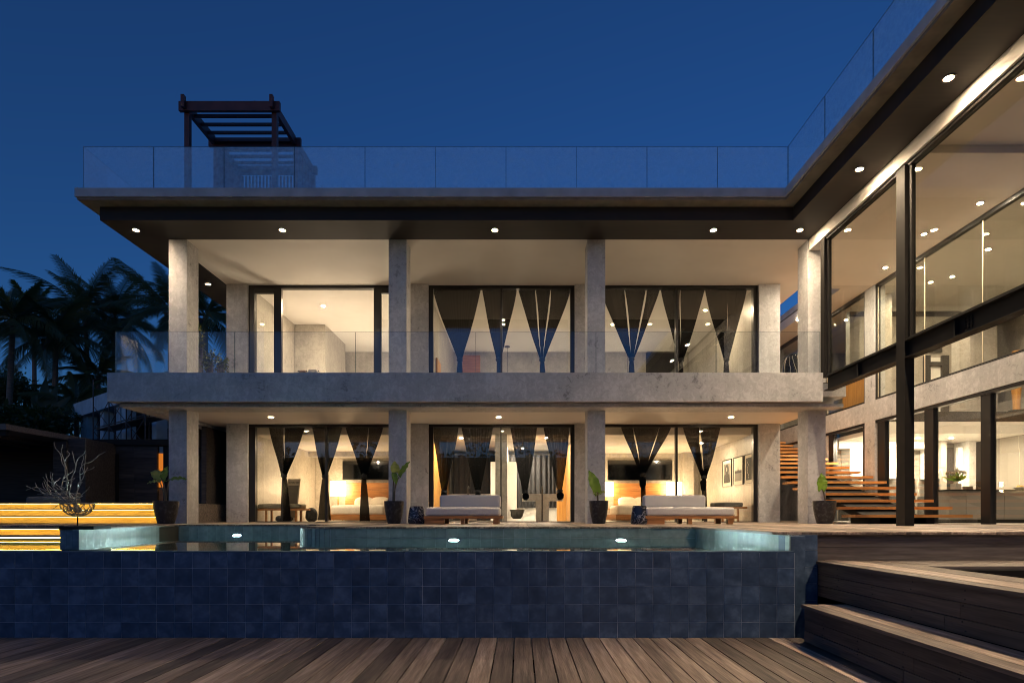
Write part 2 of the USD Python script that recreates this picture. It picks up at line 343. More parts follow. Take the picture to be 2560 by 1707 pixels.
# ------------------------------------------------------------------ right-hand timber steps
st = thing('timber_steps', 'broad weathered timber steps climbing from the lower deck beside the pool wall', 'steps', (3.06, 6.34, 0))
for (x0, x1, z, ye) in ((3.06, 3.55, .41, 6.34), (3.55, 4.37, .83, 7.12)):
    n = 3 if x1 - x0 < .6 else 5
    w = (x1 - x0) / n
    for i in range(n):
        xa, xb = x0 + i * w + (.003 if i else 0), x0 + (i + 1) * w - .003
        y1 = ye if z < .6 else ye - 0.0
        part(st, 'tread_plank', bx(xa - (.012 if i == 0 else 0), xb, -2.0, y1, z - .032, z + rng.uniform(-.001, .001)), deck)
def riser(xr, z0, z1, y1, n):
    h = (z1 - z0) / n
    for i in range(n):
        ys = [-2.0] + sorted(rng.uniform(1.2, 5.2, 1)) + [y1]
        for a, b in zip(ys[:-1], ys[1:]):
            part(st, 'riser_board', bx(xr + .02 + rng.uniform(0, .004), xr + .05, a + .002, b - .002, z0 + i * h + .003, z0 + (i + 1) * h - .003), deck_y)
riser(3.06, 0.01, .378, 6.33, 3)
riser(3.55, .41, .798, 7.0, 3)
sc = []
for (xr, zs_, yy0) in ((3.06, (.07, .19, .31), 6.2), (3.55, (.48, .61, .735), 6.9)):
    for z_ in zs_:
        for y_ in np.arange(1.6, yy0, .62):
            for dz in (-.035, .035):
                if rng.random() < .8:
                    c_ = trimesh.creation.cylinder(radius=.0075, height=.006, sections=8); c_.apply_transform(trimesh.transformations.rotation_matrix(math.pi / 2, [0, 1, 0])); c_.apply_translation([xr + .021, y_ + rng.uniform(-.02, .02), z_ + dz]); sc.append(c_)
part(st, 'screws', cat(sc), alu, kind='stuff')
part(st, 'carcass', cat([bx(3.115, 3.55, -2, 6.32, -.1, .37), bx(3.605, 4.33, -2, 7.1, -.1, .79), bx(3.605, 9.5, 6.28, 7.1, -.1, .79)]), steel)
for i, (a, b) in enumerate(((6.27, 6.48), (6.486, 6.69), (6.696, 6.90), (6.906, 7.118))):
    for xa, xb in ((4.375, 7.1), (7.106, 9.5)):
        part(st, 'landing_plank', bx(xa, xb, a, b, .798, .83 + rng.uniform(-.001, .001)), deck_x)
for z0, z1 in ((.832, .99), (.995, 1.14)):
    for xa, xb in ((3.56, 6.4), (6.404, 9.6), (9.604, 12.5)):
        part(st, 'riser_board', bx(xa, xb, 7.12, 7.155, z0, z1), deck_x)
pit = group_setting('sunken_pit', 'dark sunken pit beside the timber steps')
part(pit, 'floor', bx(4.37, 12, -2, 6.27, .2, .3), steel)
part(pit, 'wall', cat([bx(4.40, 12, 6.21, 6.26, .3, .79), bx(4.34, 4.38, -2, 6.2, .3, .79)]), steel)

# ------------------------------------------------------------------ upper deck planks
ud = group_setting('upper_deck', 'weathered timber terrace between the pool and the house')
def deck_start(xc):
    if xc > 3.1: return 7.05
    if xc > -4.16:
        r = .9; d = xc + 4.16
        return 10.32 + (r - math.sqrt(max(r * r - (r - d) ** 2, 0)) if d < r else 0)
    if xc > -7.69: return 13.0
    return 11.8
x = -11.9
while x < 10.75:
    xc = x + .09
    ys = deck_start(xc) - .02
    ye = 17.9 if xc < 7.9 else 26.0
    if xc < -9.3: ye = 15.95
    if x < -4.16 < x + .18: ys = 13.0
    part(ud, 'plank', bx(x, x + .174, ys + rng.uniform(-.006, .006), ye, ZD - .03, ZD + rng.uniform(-.002, .002)), deck)
    x += .18
part(ud, 'substructure', cat([bx(3.12, 10.75, 7.16, 26, .3, 1.13), bx(-7.6, 7.9, 13.05, 17.9, .3, 1.13), bx(-3.2, 3.1, 10.36, 13.05, .3, 1.13), bx(-11.9, -7.6, 11.86, 15.95, .3, 1.13)]), soil)

# ------------------------------------------------------------------ pool
pool = thing('swimming_pool', 'raised pool with blue stone tiled overflow wall in front of the house', 'pool', (-5, 8, 0))
tw = .2
fw = part(pool, 'front_wall', bx(-13, 3.1035, 6.592, 6.86, -.35, .955), grout)
rows = [(-.012, .1705), (.1755, .3725), (.3775, .5745), (.5795, .7765), (.7815, .965)]
nt = 0
xs0 = 3.1 - tw * 60
for (z0, z1) in rows:
    for i in range(60):
        xa = 3.1 - tw * (i + 1)
        if xa < -6.2: continue
        d = rng.uniform(0, .0025)
        part(fw, 'tile', bx(xa + .0026, xa + tw - .0026, 6.59 - d, 6.604, z0, z1), tile)
        nt += 1
far = cat([bx(3.1 - tw * (i + 1) + .002, 3.1 - tw * i - .002, 6.59, 6.604, z0, z1) for (z0, z1) in rows for i in range(46, 80)])
part(fw, 'distant_tiles', far, tile, kind='stuff')
part(pool, 'end_channel', bx(3.098, 3.336, 6.83, 7.0, -.35, 1.135), tile)
part(pool, 'overflow_rim', bx(-13, 3.10, 6.588, 6.82, .955, .972), tile)
# pillar at the right end
pr = part(pool, 'end_pillar', bx(3.345, 3.548, 6.99, 7.2, -.35, 1.14), grout)
for i in range(7):
    z0 = -.24 + i * .2
    part(pr, 'tile', bx(3.338, 3.556, 6.98, 6.992, z0 + .002, min(z0 + .198, 1.143)), tile)
# back wall with rounded end
bw = part(pool, 'back_wall', cat([bx(-3.2, 3.1, 10.335, 10.36, .2, 1.13), bx(-7.7, -4.1, 13.012, 13.04, .2, 1.13), bx(3.115, 3.34, 6.9, 10.36, .2, 1.13)]), grout)
xi = 3.1
while xi > -3.2:
    part(bw, 'tile', bx(max(xi - .198, -3.26), xi, 10.32 - rng.uniform(0, .002), 10.337, .98, 1.142), tile_in)
    part(bw, 'tile_below', bx(max(xi - .198, -3.26), xi, 10.32, 10.337, .78, .976), tile_in)
    xi -= .2
# curved corner
rc = .9; cx, cy = -4.16 + rc, 10.32 + rc
na = 14
for i in range(na):
    a0, a1 = math.pi + i * math.pi / 2 / na + .008, math.pi + (i + 1) * math.pi / 2 / na - .008
    ps = [(cx + r * math.cos(a), cy + r * math.sin(a)) for a, r in ((a0, rc), (a1, rc), (a1, rc - .02), (a0, rc - .02))]
    part(bw, 'tile', hexa([(*p, .5) for p in ps], [(*p, 1.142) for p in ps]), tile_in)
y = cy
while y < 13.0:
    part(bw, 'tile', bx(-4.16, -4.14, y + .002, min(y + .198, 13.0), .6, 1.142), tile_in); y += .2
part(pool, 'corner_core', cat([bx(-4.135, -3.2, cy, 13.0, .2, 1.13), prism(shapely.Point(cx, cy).buffer(rc - .02), .2, 1.13)]), grout)
xi = -4.16
while xi > -7.7:
    part(bw, 'tile', bx(max(xi - .198, -7.72), xi, 13.0, 13.014, .6, 1.142), tile_in); xi -= .2
# right side wall
y = 10.32
while y > 6.8:
    part(bw, 'tile', bx(3.1, 3.117, y - .198, y, .80, 1.142), tile_in); y -= .2
# left fin wall, slightly splayed
fin = part(pool, 'fin_wall', hexa([(-7.55, 9.612, .2), (-7.262, 9.612, .2), (-7.70, 13.0, .2), (-7.95, 13.0, .2)], [(-7.55, 9.612, 1.15), (-7.262, 9.612, 1.15), (-7.70, 13.0, 1.15), (-7.95, 13.0, 1.15)]), grout)
L = math.hypot(.45, 3.4); ux, uy = -.44 / L, 3.4 / L
s = 0.0
while s < L:
    s1 = min(s + .198, L)
    a = np.array([-7.25 + ux * s, 9.6 + uy * s]); b = np.array([-7.25 + ux * s1, 9.6 + uy * s1]); o = np.array([-.014, 0])
    ps = [tuple(a), tuple(b), tuple(b + o), tuple(a + o)]
    part(fin, 'tile', hexa([(*p, .6) for p in ps], [(*p, 1.142) for p in ps]), tile_in); s += .2
for i in range(3):
    xa = -7.56 + i * .105
    part(fin, 'tile', bx(xa + .001, min(xa + .103, -7.252), 9.598, 9.613, .6, 1.142), tile)
part(pool, 'coping', hexa([(-7.58, 9.98, 1.146), (-7.20, 9.98, 1.146), (-7.62, 13.0, 1.146), (-7.98, 13.0, 1.146)], [(-7.58, 9.98, 1.172), (-7.20, 9.98, 1.172), (-7.62, 13.0, 1.172), (-7.98, 13.0, 1.172)]), deck)
part(pool, 'plinth_slab', bx(-7.55, -6.98, 9.56, 9.97, 1.146, 1.20), steel, label='black slab at the corner that carries the branch sculpture')
part(pool, 'floor', bx(-13, 3.2, 6.7, 13.1, -.2, -.1), tile_in)
setting('water', (np.array([[-16, 6.60, ZW], [3.11, 6.60, ZW], [3.11, 13.02, ZW], [-16, 13.02, ZW]]), np.array([[0, 1, 2], [0, 2, 3]])), water_m, 'still pool water mirroring the terrace and the lit steps')
for (px, Y, lab) in ((594, 13.0, 'round pool lamp under water at the recessed left part of the pool'), (1135, 10.32, 'round pool lamp under water below the left daybed'), (1552, 10.32, 'round pool lamp under water below the right daybed')):
    X = wx(px, Y)
    t = thing('pool_lamp', lab, 'pool lamp', (X, Y, .90), group='pool lamps')
    disc = trimesh.creation.cylinder(radius=.085, height=.004, sections=24); disc.apply_transform(trimesh.transformations.rotation_matrix(math.pi / 2, [1, 0, 0])); disc.apply_scale([1, 1, .2]); disc.apply_translation([X, Y - .036, .938])
    ring = trimesh.creation.annulus(r_min=.073, r_max=.095, height=.036, sections=24); ring.apply_transform(trimesh.transformations.rotation_matrix(math.pi / 2, [1, 0, 0])); ring.apply_scale([1.2, 1, .24]); ring.apply_translation([X, Y - .02, .938])
    part(t, 'lens', disc, pool_m); part(t, 'rim', ring, alu)

# ------------------------------------------------------------------ lit steps on the left
ls = thing('garden_steps', 'wide wooden garden steps with glowing yellow led strips under each tread', 'steps', (-13, 14, ZD))
def lit_step(x0, x1, y, z0, z1, strip=True):
    L_, xx = x1 - x0, x0
    while xx < x1 - .05:
        xe = min(xx + rng.uniform(2.2, 4.2), x1)
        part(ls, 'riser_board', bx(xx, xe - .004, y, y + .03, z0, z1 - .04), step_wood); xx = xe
    for k in range(2):
        part(ls, 'tread_board', bx(x0, x1, y - .15 + k * .2, y + .045 + k * .2, z1 - .032, z1), deck_x)
    part(ls, 'led_strip', bx(x0, x1, y - .138, y - .122, z1 - .037, z1 - .0325), strip_m)
for i in range(3):
    lit_step(-24, -9.25, 15.9 + .34 * i, ZD + .19 * i, ZD + .19 * (i + 1))
lit_step(-24, -7.62, 11.8, .97, 1.142)
lit_step(-24, -7.62, 10.5, .72, 1.02)
part(ls, 'lower_ledge', bx(-24, -7.62, 10.86, 11.79, .7, .985), deck_x)
pl = group_setting('garden_platform', 'raised dark terrace behind the lit steps')
part(pl, 'terrace_slab', bx(-45, -9.2, 16.6, 40, .6, 1.72), deck_x)

# ------------------------------------------------------------------ house: slabs, columns, walls
house = thing('house', 'two storey concrete villa with deep roof overhang, columns and sliding doors along the pool', 'house', (-1, 14.9, 0))
hole = sbox(8.68, 18.13, 9.96, 30)
Lp = lambda d: Polygon([(-10.36 + d, 13.58 + d), (6.17 + d, 13.58 + d), (6.17 + d, -3), (20, -3), (20, 32), (-10.36 + d, 32)])
inner = Polygon([(-8.95, 14.9), (7.37, 14.9), (7.37, -3), (20, -3), (20, 32), (-8.95, 32)])
roof = part(house, 'roof_slab', prism(Lp(0).difference(hole), 8.79, ZT), fascia_c)
part(roof, 'drip_edge', prism(Lp(.035).difference(hole), 8.732, 8.788), steel_edge if False else soffit_edge)
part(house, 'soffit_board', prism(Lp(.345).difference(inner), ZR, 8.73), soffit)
part(house, 'ceiling', prism(inner.difference(hole), ZR + .001, 8.73), plaster)
COLX = [(-8.96, -8.50), (-3.35, -2.895), (1.72, 2.172), (7.345, 7.80)]
for i, (a, b) in enumerate(COLX):
    part(house, 'column', bx(a, b, YC, YC + .54, ZS + .025, ZR - .001), concrete)
    part(house, 'column', bx(a, b, YC, YC + .54, ZD, 4.136), concrete)
sl = part(house, 'balcony_parapet', cat([bx(-10.04, 7.37, 14.2, 14.36, 4.15, 4.85), bx(-10.04, -9.88, 14.36, 26, 4.15, 4.85)]), concrete)
part(house, 'floor_slab', bx(-9.875, 8.02, 14.365, 26, 4.30, ZS), concrete)
for k in range(22): part(house, 'balcony_board', bx(-9.86, 7.9, 14.37 + .158 * k, 14.522 + .158 * k, ZS + .002, ZS + .024), deck_x)
part(house, 'drip_beam', cat([bx(-9.93, 8.02, 14.48, 14.895, 4.065, 4.148), bx(-9.93, -9.5, 14.9, 26, 4.065, 4.148)]), concrete)
part(house, 'edge_beam', cat([bx(a, b, 14.96, 15.30, 4.085, 4.168) for a, b in ((-8.50, -3.35), (-2.895, 1.72), (2.172, 7.345))]), concrete)
part(house, 'verandah_ceiling', bx(-9.87, 8.0, 14.9, 18.3, ZC, 4.298), plaster)
part(house, 'room_ceiling', bx(-8.9, 7.9, 18.32, 25.2, 3.905, 4.296), plaster)
PIERS = [(-8.93, -8.29), (-3.42, -2.79), (1.667, 2.30), (7.27, 7.91)]
for a, b in PIERS:
    part(house, 'wall_pier', bx(a, b, YB, YB + .45, ZS, ZR - .001), concrete)
    part(house, 'wall_pier', bx(a, b, YB, YB + .45, ZD, ZC - .001), concrete)
# outer side and back walls
part(house, 'side_wall', cat([bx(-8.92, -8.30, YB + .455, 25.4, z0, z1) for z0, z1 in ((ZD, 3.90), (ZS + .002, ZR - .002))]), concrete_in)
part(house, 'side_wall', cat([bx(7.25, 7.90, YB + .455, 25.4, z0, z1) for z0, z1 in ((ZD, 3.90), (ZS + .002, ZR - .002))]), concrete_in)
part(house, 'back_wall', bx(-8.29, 7.24, 25.1, 25.4, ZS + .002, ZR - .002), concrete_in)
part(house, 'back_wall', bx(-8.29, 7.24, 23.65, 24.0, ZD, 3.90), concrete_in)
part(house, 'room_floor', bx(-8.28, 7.23, 17.95, 23.6, 1.0, ZD + .012), concrete_in)
part(house, 'partition', bx(-3.25, -2.85, YB + .46, 25.08, ZS + .002, ZR - .002), concrete_in)
part(house, 'partition', bx(-3.2, -2.82, YB + .46, 23.6, ZD + .014, 3.90), concrete_in)
part(house, 'partition', bx(1.72, 2.1, YB + .46, 23.6, ZD + .014, 3.90), concrete_in)
part(house, 'shower_wall', bx(-8.28, -7.18, 21.5, 24.0, ZS, ZR - .002), concrete_in, label='polished concrete block standing in the upper left room')
# upper interior details
part(house, 'door_leaf', bx(-2.84, -2.79, 19.7, 20.6, ZS, 6.7), teak_v)
part(house, 'door_leaf', bx(wx(1156, 25.1), wx(1201, 25.1), 25.02, 25.09, ZS, wz(889, 25.1)), teak)
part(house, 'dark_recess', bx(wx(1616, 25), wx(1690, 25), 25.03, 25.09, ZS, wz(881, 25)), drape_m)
# sliding doors
def sliding_door(x0, x1, zf, zt, jamb0, jamb1, mull, panes, open_from=None):
    fr = [bx(x0, x1, 17.86, 18.02, zt - .085, zt - .002)]
    fr += [bx(x0, x0 + jamb0, 17.86, 18.02, zf, zt - .087), bx(x1 - jamb1, x1, 17.86, 18.02, zf, zt - .087), bx(x0 + jamb0, x1 - jamb1, 17.86, 18.02, zf, zf + .03)]
    d = part(house, 'sliding_door', cat(fr), alu)
    for (a, b) in mull:
        part(d, 'stile', bx(a, b, 17.87, 17.99, zf + .032, zt - .088), alu)
    for (a, b) in panes:
        part(d, 'pane', bx(a, b, 17.925, 17.937, zf + .032, zt - .088), gl_door)
    return d
w18 = lambda px: wx(px, 17.9)
d1 = sliding_door(-8.29, -3.42, ZS, ZR, .17, .1, [(w18(686), w18(704)), (w18(935), w18(953))], [(w18(632), w18(686)), (w18(953), -3.53)])
part(d1, 'leaf_rail', bx(w18(632), w18(686), 17.88, 17.98, ZR - .23, ZR - .09), alu); part(d1, 'leaf_rail', bx(w18(953), -3.53, 17.88, 17.98, ZR - .23, ZR - .09), alu)
sliding_door(-2.79, 1.667, ZS, ZR, .13, .13, [(w18(1251), w18(1256))], [(-2.66, w18(1251)), (w18(1256), 1.53)])
sliding_door(2.30, 7.27, ZS, ZR, .12, .13, [(w18(1688), w18(1695))], [(2.42, w18(1688)), (w18(1695), 7.13)])
sliding_door(-8.29, -3.42, ZD, ZC, .19, .1, [(w18(813), w18(819))], [(-8.10, w18(813)), (w18(819), -3.52)])
sliding_door(-2.79, 1.667, ZD, ZC, .13, .12, [(w18(1251), w18(1254))], [(-2.66, w18(1251)), (w18(1254), 1.54)])
sliding_door(2.30, 7.27, ZD, ZC, .12, .13, [(w18(1688), w18(1694))], [(2.42, w18(1688)), (w18(1694), 7.13)])

# ------------------------------------------------------------------ right wing
wing = thing('house_wing', 'glazed concrete wing of the villa on the right with tall windows and kitchen', 'house wing', (10.8, 14, 0))
part(wing, 'head_beam', bx(7.37, 7.63, -3, 14.895, 8.13, ZR - .001), plaster)
part(wing, 'spandrel', bx(10.8, 11.1, -3, 25.6, 4.28, 4.89), concrete)
part(wing, 'wall_pier', bx(10.8, 11.12, 17.78, 18.3, ZD, 4.278), concrete)
part(wing, 'wall_pier', bx(10.8, 11.12, 17.78, 18.3, 4.892, ZR - .002), concrete)
part(wing, 'wall_pier', bx(10.8, 11.12, 24.6, 25.6, ZD, 4.278), concrete)
part(wing, 'wall_pier', bx(10.8, 11.12, 24.6, 25.6, 4.892, ZR - .002), concrete)
part(wing, 'upper_window_frame', cat([bx(10.82, 10.94, a, b, z0, z1) for a, b in ((-3, 17.778), (18.302, 24.598)) for z0, z1 in ((8.30, ZR - .002), (4.892, 4.95))] + [bx(10.82, 10.94, y, y + .06, 4.952, 8.298) for y in (17.715, 18.304, 24.535)]), alu)
for a, b in ((13.72, 15.67), (15.69, 17.71), (11.78, 13.70), (9.8, 11.76), (7.8, 9.78), (18.37, 20.6), (20.62, 24.53)):
    part(wing, 'upper_pane', bx(10.86, 10.872, a, b, 4.955, 8.298), gl_big)
    part(wing, 'glass_joint', bx(10.857, 10.875, b, b + .018, 4.955, 8.298), gl_seam)
part(wing, 'lower_window_frame', cat([bx(10.82, 11.0, a, b, 4.19, 4.278) for a, b in ((-3, 17.778), (18.302, 24.598))] + [bx(10.82, 11.0, 18.304, 18.42, ZD, 4.188)]), alu)
for y0, y1 in ((17.36, 17.70), (15.32, 15.66), (13.46, 13.74), (11.5, 11.78), (9.5, 9.78), (20.2, 20.5)):
    part(wing, 'door_mullion', bx(10.84, 10.98, y0, y1, ZD, 4.188), alu)
for a, b in ((15.66, 17.36), (13.74, 15.32), (11.78, 13.46), (18.42, 20.2)):
    part(wing, 'lower_pane', bx(10.90, 10.912, a, b, ZD + .03, 4.188), gl_door)
part(wing, 'ceiling_beam', bx(7.66, 10.79, 11.1, 11.35, 8.26, ZR - .001), plaster)
part(wing, 'mezzanine_slab', bx(11.13, 17.2, 18.5, 25.6, 4.345, 4.67), steel)
part(wing, 'end_wall', bx(7.91, 11.1, 26.2, 26.5, .9, ZR - .002), concrete_in)
part(wing, 'bulkhead', bx(11.13, 16.3, 18.45, 18.6, 3.97, 4.343), plaster)
part(wing, 'kitchen_ceiling', bx(11.13, 16.3, 18.605, 25.6, 3.97, 4.10), plaster)
part(wing, 'kitchen_floor', bx(10.8, 17, 4, 25.6, 1.0, ZD), concrete_in)
part(wing, 'end_wall', bx(16.1, 16.4, 18.6, 25.6, ZD, 3.968), marble_g)
part(wing, 'end_wall', bx(17.2, 17.5, 3, 25.6, 4.672, ZR - .002), concrete_in)
part(wing, 'end_wall', bx(17.2, 17.5, 3, 18.4, ZD, 4.67), concrete_in)
part(wing, 'rear_wall', bx(11.13, 17.2, 25.3, 25.6, 4.672, ZR - .002), concrete_in)
part(wing, 'rear_wall', bx(10.82, 11.1, 20.55, 24.59, ZD, 4.18), concrete)
part(wing, 'upper_room_wall', bx(11.13, 16.1, 19.7, 19.95, 4.672, 8.08), concrete_in)
for p0, p1 in ((2312, 2326), (2356, 2372)): part(wing, 'inner_door_post', bx(wx(p0, 19.6), wx(p1, 19.6), 19.58, 19.69, 4.672, 6.75), alu)
for q0, q1 in ((868, 880), (904, 914)): part(wing, 'inner_door_rail', bx(wx(2326, 19.6) + .002, wx(2356, 19.6) - .002, 19.6, 19.69, wz(q1, 19.6), wz(q0, 19.6)), alu)
part(wing, 'inner_door_panel', bx(wx(2326, 19.6) + .002, wx(2356, 19.6) - .002, 19.692, 19.698, 4.68, 6.7), white_gloss)
part(wing, 'shadow_gap', bx(11.13, 16.1, 19.72, 19.95, 8.082, 8.26), alu)
part(wing, 'bulkhead', bx(11.13, 16.1, 19.6, 19.95, 8.262, ZR - .002), plaster)
part(wing, 'inner_column', bx(11.40, 11.80, 18.52, 18.9, 4.672, ZR - .002), concrete_in)
part(wing, 'inner_column', bx(11.40, 11.80, 18.7, 19.1, ZD, 3.968), concrete_in)
part(wing, 'inner_column', bx(11.97, 12.26, 15.9, 16.2, 4.3, 6.3), concrete_in)
part(wing, 'timber_panel', bx(10.99, 11.03, 18.43, 19.9, 4.9, 6.2), teak_v)
part(wing, 'kitchen_back_wall', bx(11.13, 16.1, 21.0, 21.3, ZD, 3.968), marble_g)
for x0, x1, m in ((wx(2126, 20.4), wx(2156, 20.4), white_gloss), (wx(2329, 20.4), wx(2352, 20.4), white_gloss), (wx(2226, 20.4), wx(2262, 20.4), white_gloss)):
    part(wing, 'kitchen_cupboard', bx(x0, x1, 20.4, 20.98, wz(1195, 20.4), 3.72), m)
    part(wing, 'kitchen_counter', bx(x0 - .1, x1 + .05, 20.35, 20.98, ZD, 2.05), black_stone)
part(wing, 'cupboard_head', bx(11.14, wx(2355, 20.4), 20.38, 20.98, 3.73, 3.966), plaster)
part(wing, 'oven', bx(wx(2329, 20.3), wx(2349, 20.3), 20.28, 20.398, 2.06, wz(1195, 20.3)), black_stone)
part(wing, 'stone_panel', bx(wx(2353, 20.2), wx(2367, 20.2), 20.2, 20.9, ZD, 3.966), marble_g)
part(wing, 'dark_window', bx(wx(2367, 20.3), wx(2394, 20.3), 20.5, 20.6, ZD, wz(1117, 20.4)), alu)
part(wing, 'white_niche', bx(wx(2395, 20.5), wx(2423, 20.5), 20.5, 20.6, ZD, wz(1117, 20.4)), white_gloss)
part(wing, 'stone_panel', bx(wx(2423, 20.2), wx(2440, 20.2), 20.2, 20.9, ZD, 3.966), concrete_in)
isl = thing('kitchen_island', 'long grey kitchen island with a thin dark worktop behind the glass', 'kitchen island', (12.5, 16, ZD))
part(isl, 'body', bx(11.72, 15.9, 15.95, 16.75, ZD + .1, 2.05), grey_lac)
for xx in (12.7, 13.75, 14.8): part(isl, 'door_panel', bx(xx - .52, xx + .515, 15.93, 15.948, ZD + .115, 2.04), grey_lac)
part(isl, 'worktop', bx(11.66, 15.95, 15.88, 16.8, 2.052, 2.09), black_stone)
part(isl, 'plinth', bx(11.8, 15.8, 16.0, 16.7, ZD, ZD + .098), black_stone)

# steel and glass screen in front of the wing
scr = thing('glass_screen', 'tall dark steel frame with big glass panes in front of the wing', 'glass wall', (7.45, 11, ZD))
def hpost(y0, y1, z0, z1):
    part(scr, 'post', bx(7.40, 7.58, y0, y1, z0, z1), steel)
hpost(11.23, 11.49, ZD, 8.128); hpost(8.05, 8.31, ZD, 8.128); hpost(4.9, 5.16, .84, 8.128)
part(scr, 'corner_post', bx(7.38, 7.52, 14.17, 14.34, 4.745, 8.128), steel)
for a, b in ((11.492, 14.195), (8.312, 11.228), (5.162, 8.048), (-3, 4.898)):
    part(scr, 'beam', cat([bx(7.38, 7.60, a, b, 4.40, 4.416), bx(7.38, 7.60, a, b, 4.724, 4.74), bx(7.483, 7.497, a, b, 4.417, 4.723)]), steel)
for y in (9.95, 12.8): part(scr, 'stiffener', bx(7.40, 7.482, y, y + .014, 4.417, 4.723), steel)
for y0 in (9.1,):
    for iy in range(3):
        for iz in range(5):
            o = trimesh.creation.cylinder(radius=.017, height=.02, sections=8); o.apply_transform(trimesh.transformations.rotation_matrix(math.pi / 2, [0, 1, 0])); o.apply_translation([7.475, 9.66 + .07 * iy, 4.46 + .055 * iz]); part(scr, 'bolt', o, steel)
for a, b in ((11.56, 14.16), (8.38, 11.16), (5.23, 7.98), (-2.9, 4.83)):
    part(scr, 'pane_frame', cat([bx(7.42, 7.56, a - .065, b + .005, 8.06, 8.127), bx(7.45, 7.53, a - .065, a - .005, 4.79, 8.058), bx(7.45, 7.53, b - .05, b + .005, 4.79, 8.058), bx(7.42, 7.56, a - .065, b + .005, 4.743, 4.788)]), steel)
    part(scr, 'pane', bx(7.485, 7.497, a, b - .05, 4.79, 8.058), gl_big)

# floating stair
stair = thing('floating_stair', 'floating teak stair rising beside the wing on a black stringer', 'stairs', (9.3, 13.9, ZD))
def stair_z(i): return 1.33 + .197 * i
for i in range(17):
    Y = 13.85 + .65 * i
    z = stair_z(i)
    part(stair, 'tread', bx(7.95 if i < 12 else 8.0, 10.74, Y, Y + .585, z, z + .07), stair_teak)
pts = []
for i in range(16):
    Y0, Y1 = 13.95 + .65 * i, 13.95 + .65 * (i + 1)
    pts.append(hexa([(8.35, Y0, stair_z(i) - .17), (9.7, Y0, stair_z(i) - .17), (9.7, Y1, stair_z(i + 1) - .17), (8.35, Y1, stair_z(i + 1) - .17)],
                    [(8.35, Y0, stair_z(i) - .02), (9.7, Y0, stair_z(i) - .02), (9.7, Y1, stair_z(i + 1) - .02), (8.35, Y1, stair_z(i + 1) - .02)]))
part(stair, 'stringer', cat(pts), steel)
part(stair, 'stringer_foot', bx(8.6, 9.9, 13.95, 15.2, ZD, 1.35), steel)

# ------------------------------------------------------------------ glass balustrades
def panel(parent, v8, edge=None):
    p = part(parent, 'glass_panel', v8, gl_roof if 'roof' in parent else gl_rail)
    if edge is not None: part(p, 'polished_edge', edge, gl_edge)
rr = thing('roof_balustrade', 'frameless glass balustrade running along the roof edge', 'balustrade', (-2, 13.7, ZT))
xs = [-10.25 + 1.6535 * i for i in range(11)]
zt = 10.02
for i in range(10):
    a, b = xs[i] + .006, xs[i + 1] - .006
    panel(rr, bx(a, b, 13.70, 13.712, ZT, zt - .004), cat([bx(a, b, 13.699, 13.713, zt - .004, zt), bx(a - .003, a, 13.699, 13.713, ZT, zt), bx(b, b + .003, 13.699, 13.713, ZT, zt)]))
ys = [13.69 - 1.65 * i for i in range(9)]
for i in range(8):
    a, b = ys[i + 1] + .006, ys[i] - .006
    panel(rr, bx(6.28, 6.292, a, b, ZT, zt - .004), cat([bx(6.279, 6.293, a, b, zt - .004, zt), bx(6.279, 6.293, a - .003, a, ZT, zt), bx(6.279, 6.293, b, b + .003, ZT, zt)]))
for i in range(6):
    a, b = 13.73 + 1.65 * i, 13.73 + 1.65 * (i + 1) - .012
    panel(rr, bx(-10.25, -10.238, a, b, ZT, zt - .004), cat([bx(-10.251, -10.237, a, b, zt - .004, zt), bx(-10.251, -10.237, b, b + .003, ZT, zt)]))
br = thing('balcony_balustrade', 'frameless glass balustrade standing on the first floor balcony edge', 'balustrade', (-1, 14.3, 4.85))
bxs = [wx(p, 14.3) for p in (288, 587, 889, 1189.5, 1490, 1790, 2050)]
zb = 5.865
for a, b in zip(bxs[:-1], bxs[1:]):
    panel(br, bx(a + .005, b - .005, 14.29, 14.302, 4.851, zb), cat([bx(a + .005, b - .005, 14.289, 14.303, zb, zb + .003), bx(a + .002, a + .005, 14.289, 14.303, 4.851, zb), bx(b - .005, b - .002, 14.289, 14.303, 4.851, zb)]))
for i in range(5):
    a, b = 14.32 + 2.2 * i, 14.32 + 2.2 * i + 2.19
    panel(br, bx(bxs[0], bxs[0] + .012, a, b, 4.851, zb), cat([bx(bxs[0] - .001, bxs[0] + .013, a, b, zb, zb + .004), bx(bxs[0] - .001, bxs[0] + .013, a - .003, a, 4.851, zb)]))

# ------------------------------------------------------------------ pergola
pg = thing('pergola', 'dark reddish timber pergola with slatted rear half standing on the roof', 'pergola', (-7.2, 15.7, ZT))
YP, YM, YQ = 14.4, 15.78, 17.05
zp = wz(256, YP)
pxl, pxr = wx(463.5, YP), wx(683, YP)
for Y in (YP, YM, YQ):
    for X in (pxl, pxr): part(pg, 'post', bx(X - .06, X + .06, Y + .05, Y + .17, ZT, zp - .02), pergola_w)
    part(pg, 'cross_beam', bx(pxl - .15, pxr + .17, Y - .04, Y + .045, zp - .23, zp), pergola_w)
for X in (pxl, pxr): part(pg, 'side_beam', bx(X - .04, X + .04, YP - .14, YP - .042, zp - .2, zp + .1), pergola_w)
for X in (pxl, pxr):
    part(pg, 'side_beam', bx(X - .045, X + .045, YP + .175, YM - .045, zp - .19, zp + .03), pergola_w)
    part(pg, 'side_beam', bx(X - .045, X + .045, YM + .175, YQ - .045, zp - .19, zp + .03), pergola_w)
for Y0, Y1 in ((YP, YM), (YM, YQ)):
    for k in range(4):
        Y = Y0 + .17 + (Y1 - Y0 - .1) * (k + .5) / 4
        part(pg, 'roof_batten', bx(pxl + .05, pxr - .05, Y - .03, Y + .03, zp - .15, zp - .085), pergola_w)
